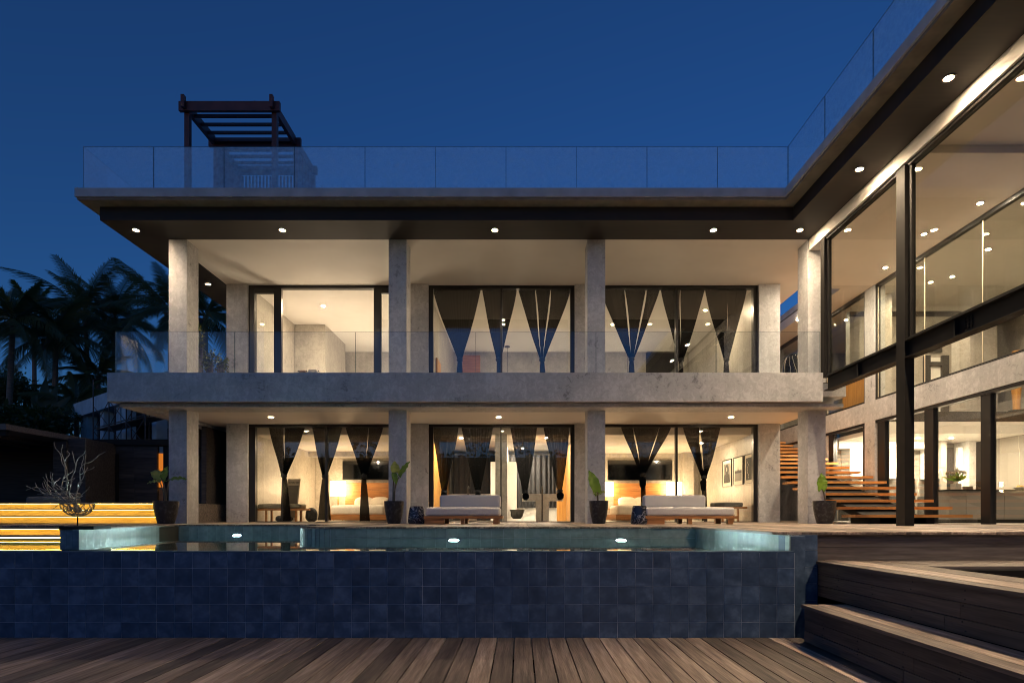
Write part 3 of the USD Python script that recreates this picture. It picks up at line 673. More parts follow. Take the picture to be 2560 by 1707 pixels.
for k in range(9):
    Y = YM + .22 + (YQ - YM - .3) * k / 8.5
    for X in (pxl, pxr): part(pg, 'screen_slat', bx(X - .02, X + .02, Y - .022, Y + .022, ZT, zp - .2), pergola_w)
for k in range(20):
    X = pxl + .12 + (pxr - pxl - .24) * k / 19
    part(pg, 'screen_slat', bx(X - .021, X + .021, YQ + .06, YQ + .1, ZT, zp - .24), pergola_w)

# ------------------------------------------------------------------ lamps
def downlight(label, x, y, z, lens, r=.078, group='recessed round downlights'):
    t = thing('downlight', label, 'ceiling lamp', (x, y, z), group=group)
    ring = trimesh.creation.annulus(r_min=r + .001, r_max=r + .022, height=.012, sections=24); ring.apply_translation([x, y, z - .006])
    part(t, 'trim_ring', ring, alu)
    rf = trimesh.creation.annulus(r_min=r - .014, r_max=r, height=.004, sections=24); rf.apply_translation([x, y, z - .0075])
    part(t, 'reflector', rf, reflector_m)
    d = lathe([(r - .015, 0), (r - .022, -.006), ((r - .015) * .5, -.011), (0, -.012)], (x, y, z - .004), 20)
    part(t, 'lens', d, lens)
SO = 'lit downlights in the brown roof soffit'
for X, lab in ((-9.47, 'lit downlight at the far left corner of the brown roof soffit'), (-5.86, 'lit downlight in the brown soffit above the upper left sliding door'), (-.62, 'lit downlight in the brown soffit above the middle upper room'),
               (4.77, 'lit downlight in the brown soffit above the upper right room'), (6.9, 'lit downlight in the inner corner of the brown soffit')):
    downlight(lab, X, 14.4, ZR, lens_soffit, group=SO)
for Y, lab in ((17.75, 'lit downlight in the side soffit seen behind the left column'), (21.2, 'downlight in the rear part of the left side soffit')):
    downlight(lab, -9.48, Y, ZR, lens_soffit, group=SO)
for Y, lab in ((11.87, 'lit downlight in the wing soffit next to the inner corner'), (9.40, 'lit downlight in the wing soffit near the top right corner'), (6.93, 'downlight in the wing soffit to the right of the pool end'), (4.46, 'downlight in the wing soffit above the timber steps'), (1.99, 'downlight in the wing soffit close to the viewer'), (-.48, 'downlight at the near end of the wing soffit')):
    downlight(lab, 6.9, Y, ZR, lens_wing, group=SO)
VE = 'lit downlights in the ground floor verandah ceiling'
for X, lab in ((-7.06, 'lit verandah downlight before the ground floor left bedroom'), (-.6, 'lit verandah downlight before the ground floor bathroom'), (5.98, 'lit verandah downlight before the ground floor right bedroom')):
    downlight(lab, X, 16.55, ZC, lens_ceil, group=VE)
RO = 'lit downlights inside the rooms'
for X, Y, z, lab in ((6.35, 20.0, ZR, 'bright downlight between the two right curtains of the upper right room'),
                     (-4.9, 20.2, ZR, 'downlight in the upper left bathroom ceiling'), (-6.6, 19.6, ZR, 'downlight in the upper left bathroom near the shower wall'),
                     (-.6, 21.0, ZR, 'downlight in the middle of the upper middle room'), (3.4, 21.5, ZR, 'downlight in the upper right room near its column'),
                     (-1.9, 18.9, 3.905, 'downlight in the left half of the ground floor bathroom'), (.86, 18.9, 3.905, 'downlight above the basin in the ground floor bathroom'),(.1, 21.9, 3.905, 'downlight at the back of the ground floor bathroom'),
                     (-6.6, 20.0, 3.905, 'downlight in the ground floor left bedroom'), (6.3, 20.2, 3.905, 'downlight by the pictures of the ground floor right bedroom'),
                     (10.37, 13.16, ZR, 'lit downlight in the stair hall ceiling behind the large right pane'), (10.37, 16.58, ZR, 'lit downlight in the stair hall ceiling beside the dark post'),
                     (10.0, 21.0, ZR, 'downlight at the far end of the stair hall'),
                     (10.1, 14.6, ZR, 'small downlight in the stair hall ceiling'),
                     (12.38, 17.6, ZR, 'lit downlight seen through the inner glass just right of the dark post'), (12.38, 15.44, ZR, 'lit downlight seen through the inner glass near the right edge'),
                     (11.5, 19.4, 3.97, 'lit kitchen downlight seen left of the concrete pier'), (13.3, 19.5, 3.97, 'lit kitchen downlight beside the main door mullion'), (14.4, 19.5, 3.97, 'lit kitchen downlight above the flower vase'),
                     (13.2, 14.0, ZR, 'downlight over the kitchen island out to the right'), (15.0, 15.4, ZR, 'downlight over the far end of the kitchen island'),
                     (9.0, 17.2, 4.29 if False else ZR, 'downlight over the stair landing')):
    downlight(lab, X, Y, z, lens_kitchen if (X > 8 and z < 5) else lens_room if X > 12 else lens_hall if X > 8 else lens_bath if (z < 5 and -2.5 < X < 1.5) else lens_room, .066, group=RO)

# ------------------------------------------------------------------ curtains
def curtain(label, x0, x1, zt, xk, zk, tail, Y, pleats, seed, slits=(), loose=None, kw=.07):
    """a voile hung from (x0..x1, zt), knotted at (xk, zk), tail = (x0, x1, z)"""
    r = np.random.default_rng(seed)
    t = thing('curtain', label, 'curtain', ((x0 + x1) / 2, Y, tail[2]), group='black sheer curtains tied in knots')
    bounds = [0.0] + list(slits) + [1.0]
    ph = r.uniform(0, 6, 4)
    cloth = []
    for a, b in zip(bounds[:-1], bounds[1:]):
        nu = max(int(pleats * (b - a) * 8), 16); nv = 26
        u = np.linspace(a, b, nu)[None, :]; v = np.linspace(0, 1, nv)[:, None]
        g = .004 + .019 * np.sin(np.pi * np.clip(v, 0, 1)) ** .8
        uu = a + (u - a) / (b - a) * (b - a)
        uu = np.where(np.ones_like(v) > 0, u, u)
        gl = g if a > 0 else 0; gr = g if b < 1 else 0
        uu = a + gl + (u - a) * (b - a - gl - gr) / (b - a)
        prof = v ** 1.12
        xl = x0 + (xk - kw - x0) * prof + .015 * np.sin(v * 5 + ph[0]) * v * (1 - v) * 4
        xr = x1 + (xk + kw - x1) * prof + .015 * np.sin(v * 4 + ph[1]) * v * (1 - v) * 4
        X = xl + (xr - xl) * uu
        A = .035 * (1 - v) + .03 + .02 * v
        Yv = Y + A * np.sin(2 * np.pi * pleats * uu + 1.4 * np.sin(uu * 17 + ph[2])) + .012 * np.sin(uu * 61 + 3 * v)
        Z = zt + (zk - zt) * v + 0 * u
        P = np.stack(np.broadcast_arrays(X, Yv, Z), -1).reshape(-1, 3)
        f = [[i * nu + j, i * nu + j + 1, (i + 1) * nu + j + 1, (i + 1) * nu + j] for i in range(nv - 1) for j in range(nu - 1)]
        cloth.append((P, np.array(f)))
    part(t, 'cloth', cat(cloth), curtain_m, smooth=True)
    nu, nv = 40, 14
    u = np.linspace(0, 1, nu)[None, :]; v = np.linspace(0, 1, nv)[:, None]
    xl = xk - kw * .8 + (tail[0] - xk + kw * .8) * v ** .7; xr = xk + kw * .8 + (tail[1] - xk - kw * .8) * v ** .7
    X = xl + (xr - xl) * u
    Yv = Y + (.03 + .02 * v) * np.sin(2 * np.pi * 5 * u + ph[3]) + 0 * v
    Z = zk - .03 + (tail[2] - zk + .03) * v + .03 * np.sin(u * 7) * v * (loose is not None)
    P = np.stack(np.broadcast_arrays(X, Yv, Z), -1).reshape(-1, 3)
    f = [[i * nu + j, i * nu + j + 1, (i + 1) * nu + j + 1, (i + 1) * nu + j] for i in range(nv - 1) for j in range(nu - 1)]
    part(t, 'tail', (P, np.array(f)), curtain_m, smooth=True)
    k = trimesh.creation.icosphere(3, 1.0); kv = np.array(k.vertices)
    kv *= (1 + .25 * (meshkit.noise(kv * 2.2, seed) - .5))[:, None] * np.array([kw * 1.35, .075, .085]) + 0
    part(t, 'knot', (kv + [xk, Y, zk - .01], np.array(k.faces)), dark_fab, smooth=True)
    if loose:
        lw, lz, lx = loose
        k = trimesh.creation.icosphere(3, 1.0); kv = np.array(k.vertices); kv[:, 2] *= np.where(kv[:, 2] > 0, .5, 1)
        kv = kv * (1 + .35 * (meshkit.noise(kv * 2.5, seed + 9) - .5))[:, None] * np.array([lw, .06, lz])
        part(t, 'loose_bunch', (kv + [xk + lx, Y - .07, zk - lz * .75], np.array(k.faces)), curtain_m, smooth=True)
YCu = 18.12
cw = lambda p: wx(p, YCu)
cz = lambda p: wz(p, YCu)
def cur(label, a, b, k, ky, ta, tb, ty, pleats, seed, up=False, **kw):
    curtain(label, cw(a), cw(b), (8.40 if up else 4.163), cw(k), cz(ky), (cw(ta), cw(tb), cz(ty)), YCu, pleats, seed, **kw)
cur('black sheer curtain at the left edge of the upper middle window', 1081.5, 1203, 1149.4, 898, 1139, 1160, 985, 15, 1, True)
cur('narrow black sheer curtain in the middle of the upper middle window', 1205, 1292.5, 1246.8, 899, 1240, 1255, 985, 11, 2, True)
cur('black sheer curtain with two slits at the right of the upper middle window', 1295, 1427, 1355.6, 898, 1347, 1366, 985, 16, 3, True, slits=(.33, .62))
cur('black sheer curtain with two slits right beside the third upper column', 1500, 1649, 1579, 897, 1569, 1590, 985, 17, 4, True, slits=(.42, .78))
cur('black sheer curtain over the dark mullion of the upper right window', 1652, 1763, 1702.7, 899, 1695, 1711, 985, 14, 5, True, slits=(.43,))
cur('black sheer curtain at the right end of the upper right window', 1764, 1867, 1816, 897, 1807, 1828, 985, 13, 6, True, slits=(.55,))
cur('black curtain nearest the concrete wall in the ground floor left bedroom', 673.7, 763, 710, 1188, 700, 726, 1302, 12, 7, slits=(.42,))
cur('black curtain hanging over the mullion of the ground floor left bedroom', 778, 856.5, 812, 1190, 796, 829, 1300, 11, 8)
cur('black curtain in front of the headboard in the ground floor left bedroom', 864, 957.5, 909.7, 1188, 900, 926, 1302, 12, 9, slits=(.62,))
cur('black knotted curtain at the far left of the ground floor bathroom', 1079.7, 1146.7, 1110.5, 1228, 1106, 1117, 1236, 9, 10, loose=(.09, .10, 0))
cur('black knotted curtain above the left daybed back in the bathroom', 1153, 1232.8, 1194.5, 1229, 1189, 1202, 1237, 11, 11, loose=(.08, .10, 0))
cur('black knotted curtain left of the concrete basin in the bathroom', 1275, 1343, 1312.5, 1229, 1306, 1319, 1246, 9, 12, loose=(.10, .15, .02))
cur('black knotted curtain at the far right of the ground floor bathroom', 1358, 1424.7, 1399.7, 1227, 1394, 1406, 1244, 9, 13, loose=(.11, .16, .01))
cur('wide black curtain with two slits before the right bedroom headboard', 1550.5, 1680, 1607, 1185, 1601, 1616, 1303, 16, 14, slits=(.25, .76), loose=(.10, .27, -.02))
cur('black curtain with a long slit before the bright wall of the right bedroom', 1708, 1802, 1760, 1192, 1755, 1768, 1303, 13, 15, slits=(.43,), loose=(.10, .25, -.04))
# charcoal drapes at the back of the bathroom
def drape(label, x0, x1, z0, z1, Y, n, seed):
    nu, nv = n * 9, 4
    u = np.linspace(0, 1, nu)[None, :]; v = np.linspace(0, 1, nv)[:, None]
    r = np.random.default_rng(seed)
    Yv = Y + .05 * np.sin(2 * np.pi * n * u + 1.5 * np.sin(u * 13 + seed)) * (.7 + .3 * v)
    P = np.stack(np.broadcast_arrays(x0 + (x1 - x0) * u + 0 * v, Yv, z1 + (z0 - z1) * v + 0 * u), -1).reshape(-1, 3)
    f = [[i * nu + j, i * nu + j + 1, (i + 1) * nu + j + 1, (i + 1) * nu + j] for i in range(nv - 1) for j in range(nu - 1)]
    solo('drape', (P, np.array(f)), drape_m, label, 'drape', smooth=True)
drape('charcoal pleated drape behind the left half of the bathroom', -2.6, -.72, ZD + .05, 3.72, 22.6, 11, 1)
drape('charcoal pleated drape above the white wall in the right half of the bathroom', -.42, 1.68, 1.68, 3.72, 22.6, 12, 2)

# ------------------------------------------------------------------ bathroom on the ground floor
part(house, 'concrete_fin', bx(-.765, -.40, 18.06, 18.5, ZD + .014, 3.904), concrete_in)
part(house, 'white_partition', bx(-.70, -.46, 18.52, 23.6, ZD + .014, 3.904), plaster)
part(house, 'low_white_wall', bx(-.44, 1.70, 22.72, 22.9, ZD + .014, 1.70), white_gloss)
part(house, 'cupboard_front', bx(1.29, 1.628, 20.45, 20.5, ZD + .014, 3.70), teak_v)
for X0, X1 in ((-2.81, -2.74), (1.63, 1.715)):
    part(house, 'cupboard_front', bx(X0, X1, 18.3, 22.4 if X0 < 0 else 20.4, ZD + .014, 3.70), teak_v)
part(house, 'white_cabinet', bx(-.455, -.12, 20.9, 22.3, ZD + .02, 3.3), white_gloss)
part(house, 'white_cabinet', bx(-1.05, -.705, 20.9, 22.3, ZD + .02, 3.3), white_gloss)
for i, (lab, dx) in enumerate((('raw concrete basin on a pedestal in the right half of the bathroom', 0), ('raw concrete basin half hidden behind the left daybed', -2.9))):
    Y = 18.9
    a, b = wx(1305, Y) + dx * .82, wx(1408, Y) + dx * .82
    t = thing('wash_basin', lab, 'basin', ((a + b) / 2, Y, ZD))
    part(t, 'trough', cat([bx(a, b, Y, Y + .04, 1.855, 2.085), bx(a, b, Y + .46, Y + .5, 1.855, 2.085), bx(a, a + .04, Y + .041, Y + .459, 1.855, 2.085), bx(b - .04, b, Y + .041, Y + .459, 1.855, 2.085), bx(a + .041, b - .041, Y + .041, Y + .459, 1.855, 1.92)]), concrete_in)
    m = a + (b - a) * .5
    part(t, 'pedestal', bx(m - .21, m + .21, Y + .1, Y + .42, ZD + .014, 1.854), concrete_in)
    t = thing('standing_tap', ('slim black standing tap in front of the right basin' if i == 0 else 'slim black standing tap behind the left daybed'), 'tap', (m, Y - .12, ZD))
    p = [(m - .02, Y - .14, ZD + .02), (m - .02, Y - .14, 2.2), (m - .02, Y - .11, 2.29), (m - .02, Y - .02, 2.31), (m - .02, Y + .05, 2.25)]
    part(t, 'spout', tube(p, .022, 8), alu, smooth=True)
    part(t, 'foot', lathe([(0, 0), (.09, 0), (.09, .015), (0, .015)], (m - .02, Y - .14, ZD + .014), 16), alu)
    part(t, 'outlet', rod((m - .02, Y + .05, 2.25), (m - .02, Y + .05, 2.33), .02), chrome)
t = thing('toilet', 'dark grey wall hung toilet bowl beside the white bathroom wall', 'toilet', (-.2, 19.4, ZD))
X, Y = wx(1292, 19.4), 19.4
v, f = arr(lathe([(0, 0), (.10, 0), (.15, .08), (.2, .28), (.21, .30), (.18, .30), (.12, .2), (0, .18)], (0, 0, 0), 20)); v[:, 0] *= 1.3
part(t, 'bowl', (v + [X, Y, ZD + .10], f), plain('dark_ceramic', (.05, .048, .043), .3), smooth=40)
part(t, 'wall_bracket', bx(X - .34, X - .2, Y - .1, Y + .1, ZD + .1, ZD + .55), white_gloss)

# ------------------------------------------------------------------ bedrooms on the ground floor
def headboard_set(label, x0, x1, zt, yb):
    t = thing('headboard', label, 'headboard', ((x0 + x1) / 2, yb, ZD))
    n = 5; h = (zt - ZD - .02) / n
    for i in range(n): part(t, 'board', bx(x0, x1, yb, yb + .06, ZD + .02 + i * h, ZD + .02 + (i + 1) * h - .004), teak)
headboard_set('tall teak headboard in the ground floor left bedroom', wx(863, 23.1), -4.3, wz(1206, 23.1), 23.1)
headboard_set('tall teak headboard in the ground floor right bedroom', wx(1534, 23.1), wx(1667, 23.1), wz(1207, 23.1), 23.1)
def bed(label, x0, x1):
    t = thing('bed', label, 'bed', ((x0 + x1) / 2, 22, ZD))
    part(t, 'base', bx(x0 - .06, x1 + .06, 20.7, 23.08, ZD + .05, ZD + .24), teak)
    part(t, 'duvet', cushion(x0, x1, 20.75, 22.6, ZD + .2, ZD + .56, .09, .05, 3), linen, smooth=True)
    for k in range(3):
        m = trimesh.creation.icosphere(3, 1.0); v = np.array(m.vertices); v = np.sign(v) * np.abs(v) ** .7 * np.array([.36, .13, .21]); v[:, 1] += v[:, 2] * .5
        part(t, 'pillow', (v + [x0 + .7 + .62 * k, 22.65, ZD + .72], np.array(m.faces)), linen if k < 2 else dark_fab, smooth=True)
bed('low bed with white linen and pillows in the ground floor left bedroom', wx(826, 20.8), wx(962, 20.8))
bed('low bed with turned back white linen in the ground floor right bedroom', wx(1543, 20.8), wx(1543, 20.8) + 2.0)
def bedlamp(label, px0, px1, py0, py1, shelf):
    Y = 22.75
    x0, x1 = wx(px0, Y), wx(px1, Y); z0, z1 = wz(py1, Y), wz(py0, Y); c = (x0 + x1) / 2; r = (x1 - x0) / 2
    t = thing('bedside_lamp', label, 'table lamp', (c, Y, ZD), group='glowing bedside lamps')
    part(t, 'shade', lathe([(r * .98, 0), (r, .01), (r * .97, z1 - z0)], (c, Y, z0), 28), shade_m, smooth=40)
    part(t, 'stem', rod((c, Y, ZD + .5), (c, Y, z0 + .1), .03, 8), teak)
    part(t, 'foot', lathe([(0, 0), (.12, 0), (.1, .03), (0, .03)], (c, Y, ZD + .5), 16), teak)
    n = thing('bedside_table', shelf, 'bedside table', (c, Y, ZD))
    part(n, 'top', bx(c - .28, c + .28, Y - .24, Y + .24, ZD + .44, ZD + .48), teak)
    for sx in (-.25, .21):
        for sy in (-.2, .16): part(n, 'leg', bx(c + sx, c + sx + .04, Y + sy, Y + sy + .04, ZD + .014, ZD + .438), teak)
bedlamp('glowing drum shade lamp left of the left bedroom headboard', 826.8, 864, 1203, 1239, 'small teak bedside table under the lamp of the left bedroom')
bedlamp('glowing drum shade lamp between the third column and the right bedroom headboard', 1497, 1533, 1205, 1240, 'small teak bedside table left of the right bedroom bed')
bedlamp('glowing drum shade lamp to the right of the right bedroom headboard', 1667, 1704, 1205, 1240, 'small teak bedside table right of the right bedroom bed')
for lab, p0, p1, py0, py1 in (('dark wide mirror on the wall above the left bedroom headboard', 857, 990, 1153, 1197.5), ('dark wide mirror on the wall above the right bedroom headboard', 1521, 1680, 1151, 1199)):
    Y = 23.55
    t = thing('wall_mirror', lab, 'mirror', (wx((p0 + p1) / 2, Y), Y, wz(py1, Y)))
    part(t, 'glass', bx(wx(p0, Y), wx(p1, Y), Y, Y + .02, wz(py1, Y), wz(py0, Y)), mirror)
    part(t, 'backing', bx(wx(p0, Y) - .02, wx(p1, Y) + .02, Y + .025, Y + .06, wz(py1, Y) - .02, wz(py0, Y) + .02), alu)
part(house, 'bedhead_soffit', bx(-8.28, -3.22, 22.9, 23.64, 3.70, 3.903), concrete_in)
part(house, 'wall_pier_inside', bx(6.5, 6.9, 23.2, 23.64, ZD + .014, 3.903), concrete_in)
for px0, px1, pa, pb, kind, lab in ((1807, 1829, 1147, 1215, 'figure', 'framed print with a dark round figure, far one of three on the bedroom wall'), (1834, 1858, 1141, 1213, 'tower', 'framed print of a tower on a flat horizon, middle of three'), (1862, 1888, 1135, 1210, 'leaf', 'framed print of dark foliage, nearest of three to the window')):
    X = 7.235
    ya, yb_ = X * F / (px1 - VX), X * F / (px0 - VX); ym = (ya + yb_) / 2
    z0, z1 = 2.385, 3.33
    t = thing('framed_print', lab, 'picture', (X, ym, z0))
    part(t, 'frame', cat([bx(X - .02, X + .012, ya, yb_, z1 - .03, z1), bx(X - .02, X + .012, ya, yb_, z0, z0 + .03), bx(X - .02, X + .012, ya, ya + .03, z0 + .031, z1 - .031), bx(X - .02, X + .012, yb_ - .03, yb_, z0 + .031, z1 - .031)]), alu)
    part(t, 'mount', bx(X - .004, X + .010, ya + .031, yb_ - .031, z0 + .031, z1 - .031), paper)
    def flat(poly, m, k):
        v, f = arr(prism(poly, 0, .002)); part(t, 'print', (np.c_[X - .0065 - .002 * k - v[:, 2], ym - v[:, 0], v[:, 1]], f[:, ::-1]), m)
    hw = (yb_ - ya) / 2 - .12
    if kind == 'figure':
        flat(sbox(-hw, z0 + .14, hw, z1 - .14), ink2, 0)
        flat(shapely.union_all([shapely.Point(0, z0 + .60).buffer(.18), Polygon([(-hw, z0 + .14), (hw, z0 + .14), (hw * .8, z0 + .4), (0, z0 + .52), (-hw * .8, z0 + .4)])]), ink, 1)
        flat(shapely.affinity.scale(shapely.Point(0, z0 + .60).buffer(.05), .6, 1.5), paper, 2)
    elif kind == 'tower':
        flat(sbox(-hw, z0 + .14, hw, z0 + .5), ink2, 0)
        flat(Polygon([(-.05, z0 + .5), (-.02, z0 + .52), (0, z0 + .62), (.02, z0 + .52), (.05, z0 + .5), (.05, z0 + .46), (hw, z0 + .47), (hw, z0 + .40), (-hw, z0 + .40), (-hw, z0 + .47), (-.05, z0 + .46)]), ink, 1)
    else:
        flat(sbox(-hw, z0 + .12, hw, z1 - .12), ink, 0)
        for k in range(7):
            c = (rng.uniform(-hw * .7, -hw * .1), z0 + .2 + .08 * k)
            flat(shapely.affinity.rotate(shapely.affinity.scale(shapely.Point(c).buffer(.03), .3, 1.3), rng.uniform(-40, 40)), paper, 1 + .1 * k)
def bench(label, x0, x1, y0, y1, top, pad, cl):
    t = thing('bench', label, 'bench', ((x0 + x1) / 2, (y0 + y1) / 2, ZD))
    part(t, 'seat', bx(x0, x1, y0, y1, top - .06, top), teak)
    for xx in (x0 + .25, x1 - .31):
        for yy in (y0 + .02, y1 - .08): part(t, 'leg', bx(xx, xx + .06, yy, yy + .06, ZD + .014, top - .062), teak)
    part(t, 'pad', cushion(x0 + .02, x1 - .12, y0 + .01, y1 - .01, top + .002, top + pad, .04, .015, 5), cl, smooth=True)
bench('teak bench with an olive throw along the left bedroom wall', -8.25, -6.75, 18.3, 18.8, 1.60, .14, throw_f)
bench('teak bench with a grey pad below the framed prints', 6.15, 7.2, 18.5, 19.0, 1.66, .13, grey_fab)
t = thing('leaning_poster', 'tall poster in a cream frame leaning against the wall behind the left bedroom bench', 'poster', (-7.2, 18.95, ZD))
def lean(m):
    v, f = arr(m); v = v.copy(); h = v[:, 2] - ZD
    y = v[:, 1].copy(); v[:, 1] = 19.0 + (y - 19.0) + h * .28; return v, f
xa, xb = wx(714, 19.2), wx(746, 19.2)
part(t, 'board', lean(bx(xa, xb, 19.0, 19.02, ZD + .02, ZD + 1.42)), paper)
part(t, 'print', lean(bx(xa + .035, xb - .04, 18.996, 18.999, ZD + .14, ZD + 1.2)), ink2)
tm = meshkit.text_mesh('VICTORIA TOWN', .05, .002, bold=True); v, f = arr(tm)
sc = (xb - xa - .07) / (v[:, 0].max() - v[:, 0].min())
part(t, 'lettering', lean((np.c_[xa + .035 + v[:, 0] * sc, 18.998 - v[:, 2], ZD + 1.27 + v[:, 1] * 1.1], f)), ink)
def sack(name, label, catg, X, Y, w, h, seed):
    t = thing(name, label, catg, (X, Y, ZD))
    m = trimesh.creation.icosphere(4, 1.0); v = np.array(m.vertices); v = v * (1 + .3 * (meshkit.fbm(v * 1.6, 3, seed) - .5))[:, None]
    v = np.sign(v) * np.abs(v) ** .8 * np.array([w, w * .6, h / 2]); v[:, 0] *= 1 - .25 * (v[:, 2] / h)
    part(t, 'body', (v + [X, Y, ZD + h / 2], np.array(m.faces)), dark_fab, smooth=True)
    part(t, 'strap', tube([(X - w * .3, Y - w * .5, ZD + h * .85), (X - w * .2, Y - w * .75, ZD + h * .5), (X - w * .3, Y - w * .62, ZD + h * .2)], .018, 5), dark_fab)
sack('backpack', 'black backpack standing on the left bedroom floor', 'backpack', wx(779, 19.6), 19.6, .2, .46, 4)
sack('travel_bag', 'soft black bag lying under the teak bench', 'bag', wx(710, 18.5), 18.5, .26, .22, 8)

# upper floor things seen above the parapet
for px, lab in ((1268, 'thin pendant wire with a glowing globe in the upper middle room'), (1568, 'thin pendant wire with a glowing globe in the upper right room')):
    X, Y = wx(px, 24.3), 24.3
    t = thing('pendant_lamp', lab, 'pendant lamp', (X, Y, ZR), group='pendant lamps in the upper rooms')
    part(t, 'canopy', lathe([(0, -.03), (.11, -.03), (.12, 0), (0, 0)], (X, Y, ZR), 16), alu)
    part(t, 'wire', rod((X, Y, ZR - .03), (X, Y, 5.5), .009, 5), alu)
    g = trimesh.creation.icosphere(2, .27); g.apply_translation([X, Y, 5.2]); part(t, 'globe', g, globe_m, smooth=True)
for X, Y, lab in ((-5.2, 23.6, 'glowing lantern on the floor of the upper left bathroom'), (-6.3, 20.2, 'glowing lantern before the shower wall of the upper left bathroom')):
    t = thing('floor_lantern', lab, 'lantern', (X, Y, ZS))
    part(t, 'base', lathe([(0, 0), (.16, 0), (.16, .04), (0, .04)], (X, Y, ZS), 20), alu)
    part(t, 'globe', lathe([(.05, .041), (.36, .16), (.42, .4), (.3, .6), (0, .66)], (X, Y, ZS), 20), globe_m, smooth=True)
X, Y = wx(814, 22.8), 22.8
t = thing('rain_shower', 'black square rain shower head hanging in the upper left bathroom', 'shower head', (X, Y, ZR))
part(t, 'pipe', rod((X, Y, ZR - .01), (X, Y, wz(902, Y)), .02, 6), alu); part(t, 'canopy', lathe([(0, -.03), (.06, -.03), (.07, 0), (0, 0)], (X, Y, ZR), 12), alu)
part(t, 'head', bx(X - .32, X + .24, Y - .25, Y + .25, wz(904, Y) - .03, wz(904, Y)), alu)
t = thing('towel_rail', 'black rail with a tan cloth and white towel just above the balcony edge', 'towel rail', (wx(770, 18.6), 18.6, ZS))
X = wx(770, 18.6)
part(t, 'rail', cat([rod((X - .33, 18.6, 5.98), (X + .35, 18.6, 5.98), .015), rod((X - .28, 18.6, ZS), (X - .28, 18.6, 5.97), .015), rod((X + .3, 18.6, ZS), (X + .3, 18.6, 5.97), .015)]), alu)
part(t, 'towel', cushion(X - .02, X + .32, 18.52, 18.7, 5.3, 6.02, .05, .02, 2), linen, smooth=True)
part(t, 'tan_cloth', cushion(X - .26, X - .05, 18.53, 18.68, 5.3, 5.99, .04, .01, 3), plain('tan_cloth', (.30, .19, .11), .9), smooth=True)
t = thing('black_urn', 'tall shiny black urn with pale crackle lines on the balcony beside the right column', 'urn', (wx(1982, 16.3), 16.3, ZS))
X, Y = wx(1982, 16.3), 16.3
part(t, 'body', lathe([(0, 0), (.12, 0), (.2, .25), (.26, .75), (.25, 1.0), (.17, 1.17), (.11, 1.2), (.12, 1.23), (.08, 1.22), (0, 1.1)], (X, Y, ZS), 32), plain('black_glaze', (.006, .006, .006), .06), smooth=50)
lines = []
for k in range(9):
    a = k * 2 * math.pi / 9 + .3
    lines.append(tube([(X + (rr_ + .004) * math.cos(a + .3 * math.sin(zz * 4 + k)), Y + (rr_ + .004) * math.sin(a + .3 * math.sin(zz * 4 + k)), ZS + zz) for rr_, zz in ((.2, .25), (.235, .5), (.26, .75), (.25, 1.0), (.17, 1.17))], .004, 4))
part(t, 'crackle_line', cat(lines), gl_seam)
t = thing('dark_cabinet', 'low dark cabinet by the right wall of the upper right room', 'cabinet', (6.6, 20, ZS))
part(t, 'carcass', bx(6.35, 7.22, 18.6, 22.5, ZS, 5.58), black_stone); part(t, 'door', bx(6.33, 6.348, 18.65, 22.4, ZS + .08, 5.5), black_stone)

# ------------------------------------------------------------------ terrace furniture
def daybed(label, x0, x1, y0, back0, back1):
    t = thing('daybed', label, 'daybed', ((x0 + x1) / 2, y0 + .5, ZD), group=None)
    z = ZD + .002
    part(t, 'platform', bx(x0 - .04, x1 + .06, y0 - .02, y0 + 1.0, z + .125, z + .19), teak)
    for xx, w_ in ((x0 - .03, .46), ((x0 + x1) / 2 - .05, .09), (x1 - .16, .12)):
        part(t, 'leg', bx(xx, xx + w_, y0 + .01, y0 + .14, z, z + .124), teak)
        part(t, 'leg', bx(xx, xx + w_, y0 + .84, y0 + .97, z, z + .124), teak)
    part(t, 'seat_cushion', cushion(x0, x1, y0, y0 + .95, z + .192, z + .385, .05, .02, 1), fabric, smooth=True)
    part(t, 'back_cushion', cushion(back0, back1, y0 + .72, y0 + .96, z + .39, z + .69, .05, .015, 2), fabric, smooth=True)
daybed('teak daybed with grey cushions whose seat sticks out to the left, before the bathroom', wx(1064, 13.5), wx(1250, 13.5), 13.5, wx(1100, 14.3), wx(1252, 14.3))
daybed('wider teak daybed with grey cushions before the ground floor right bedroom', wx(1615, 13.45), wx(1838, 13.45), 13.45, wx(1609, 14.2), wx(1764, 14.2))
for lab, px, Y, m in (('dark blue marble drum stool left of the daybed before the bathroom', 1041.5, 14.1, marble_b), ('black veined marble drum stool at the left end of the wider daybed', 1599, 13.6, marble_b)):
    X = wx(px, Y)
    t = thing('drum_stool', lab, 'stool', (X, Y, ZD))
    part(t, 'body', lathe([(0, .002), (.19, .002), (.205, .05), (.2, .16), (.165, .40), (.15, .412), (0, .412)], (X, Y, ZD), 32), m, smooth=35)
    part(t, 'top', lathe([(0, .413), (.152, .413), (.156, .42), (.15, .428), (0, .428)], (X, Y, ZD), 32), m, smooth=35)

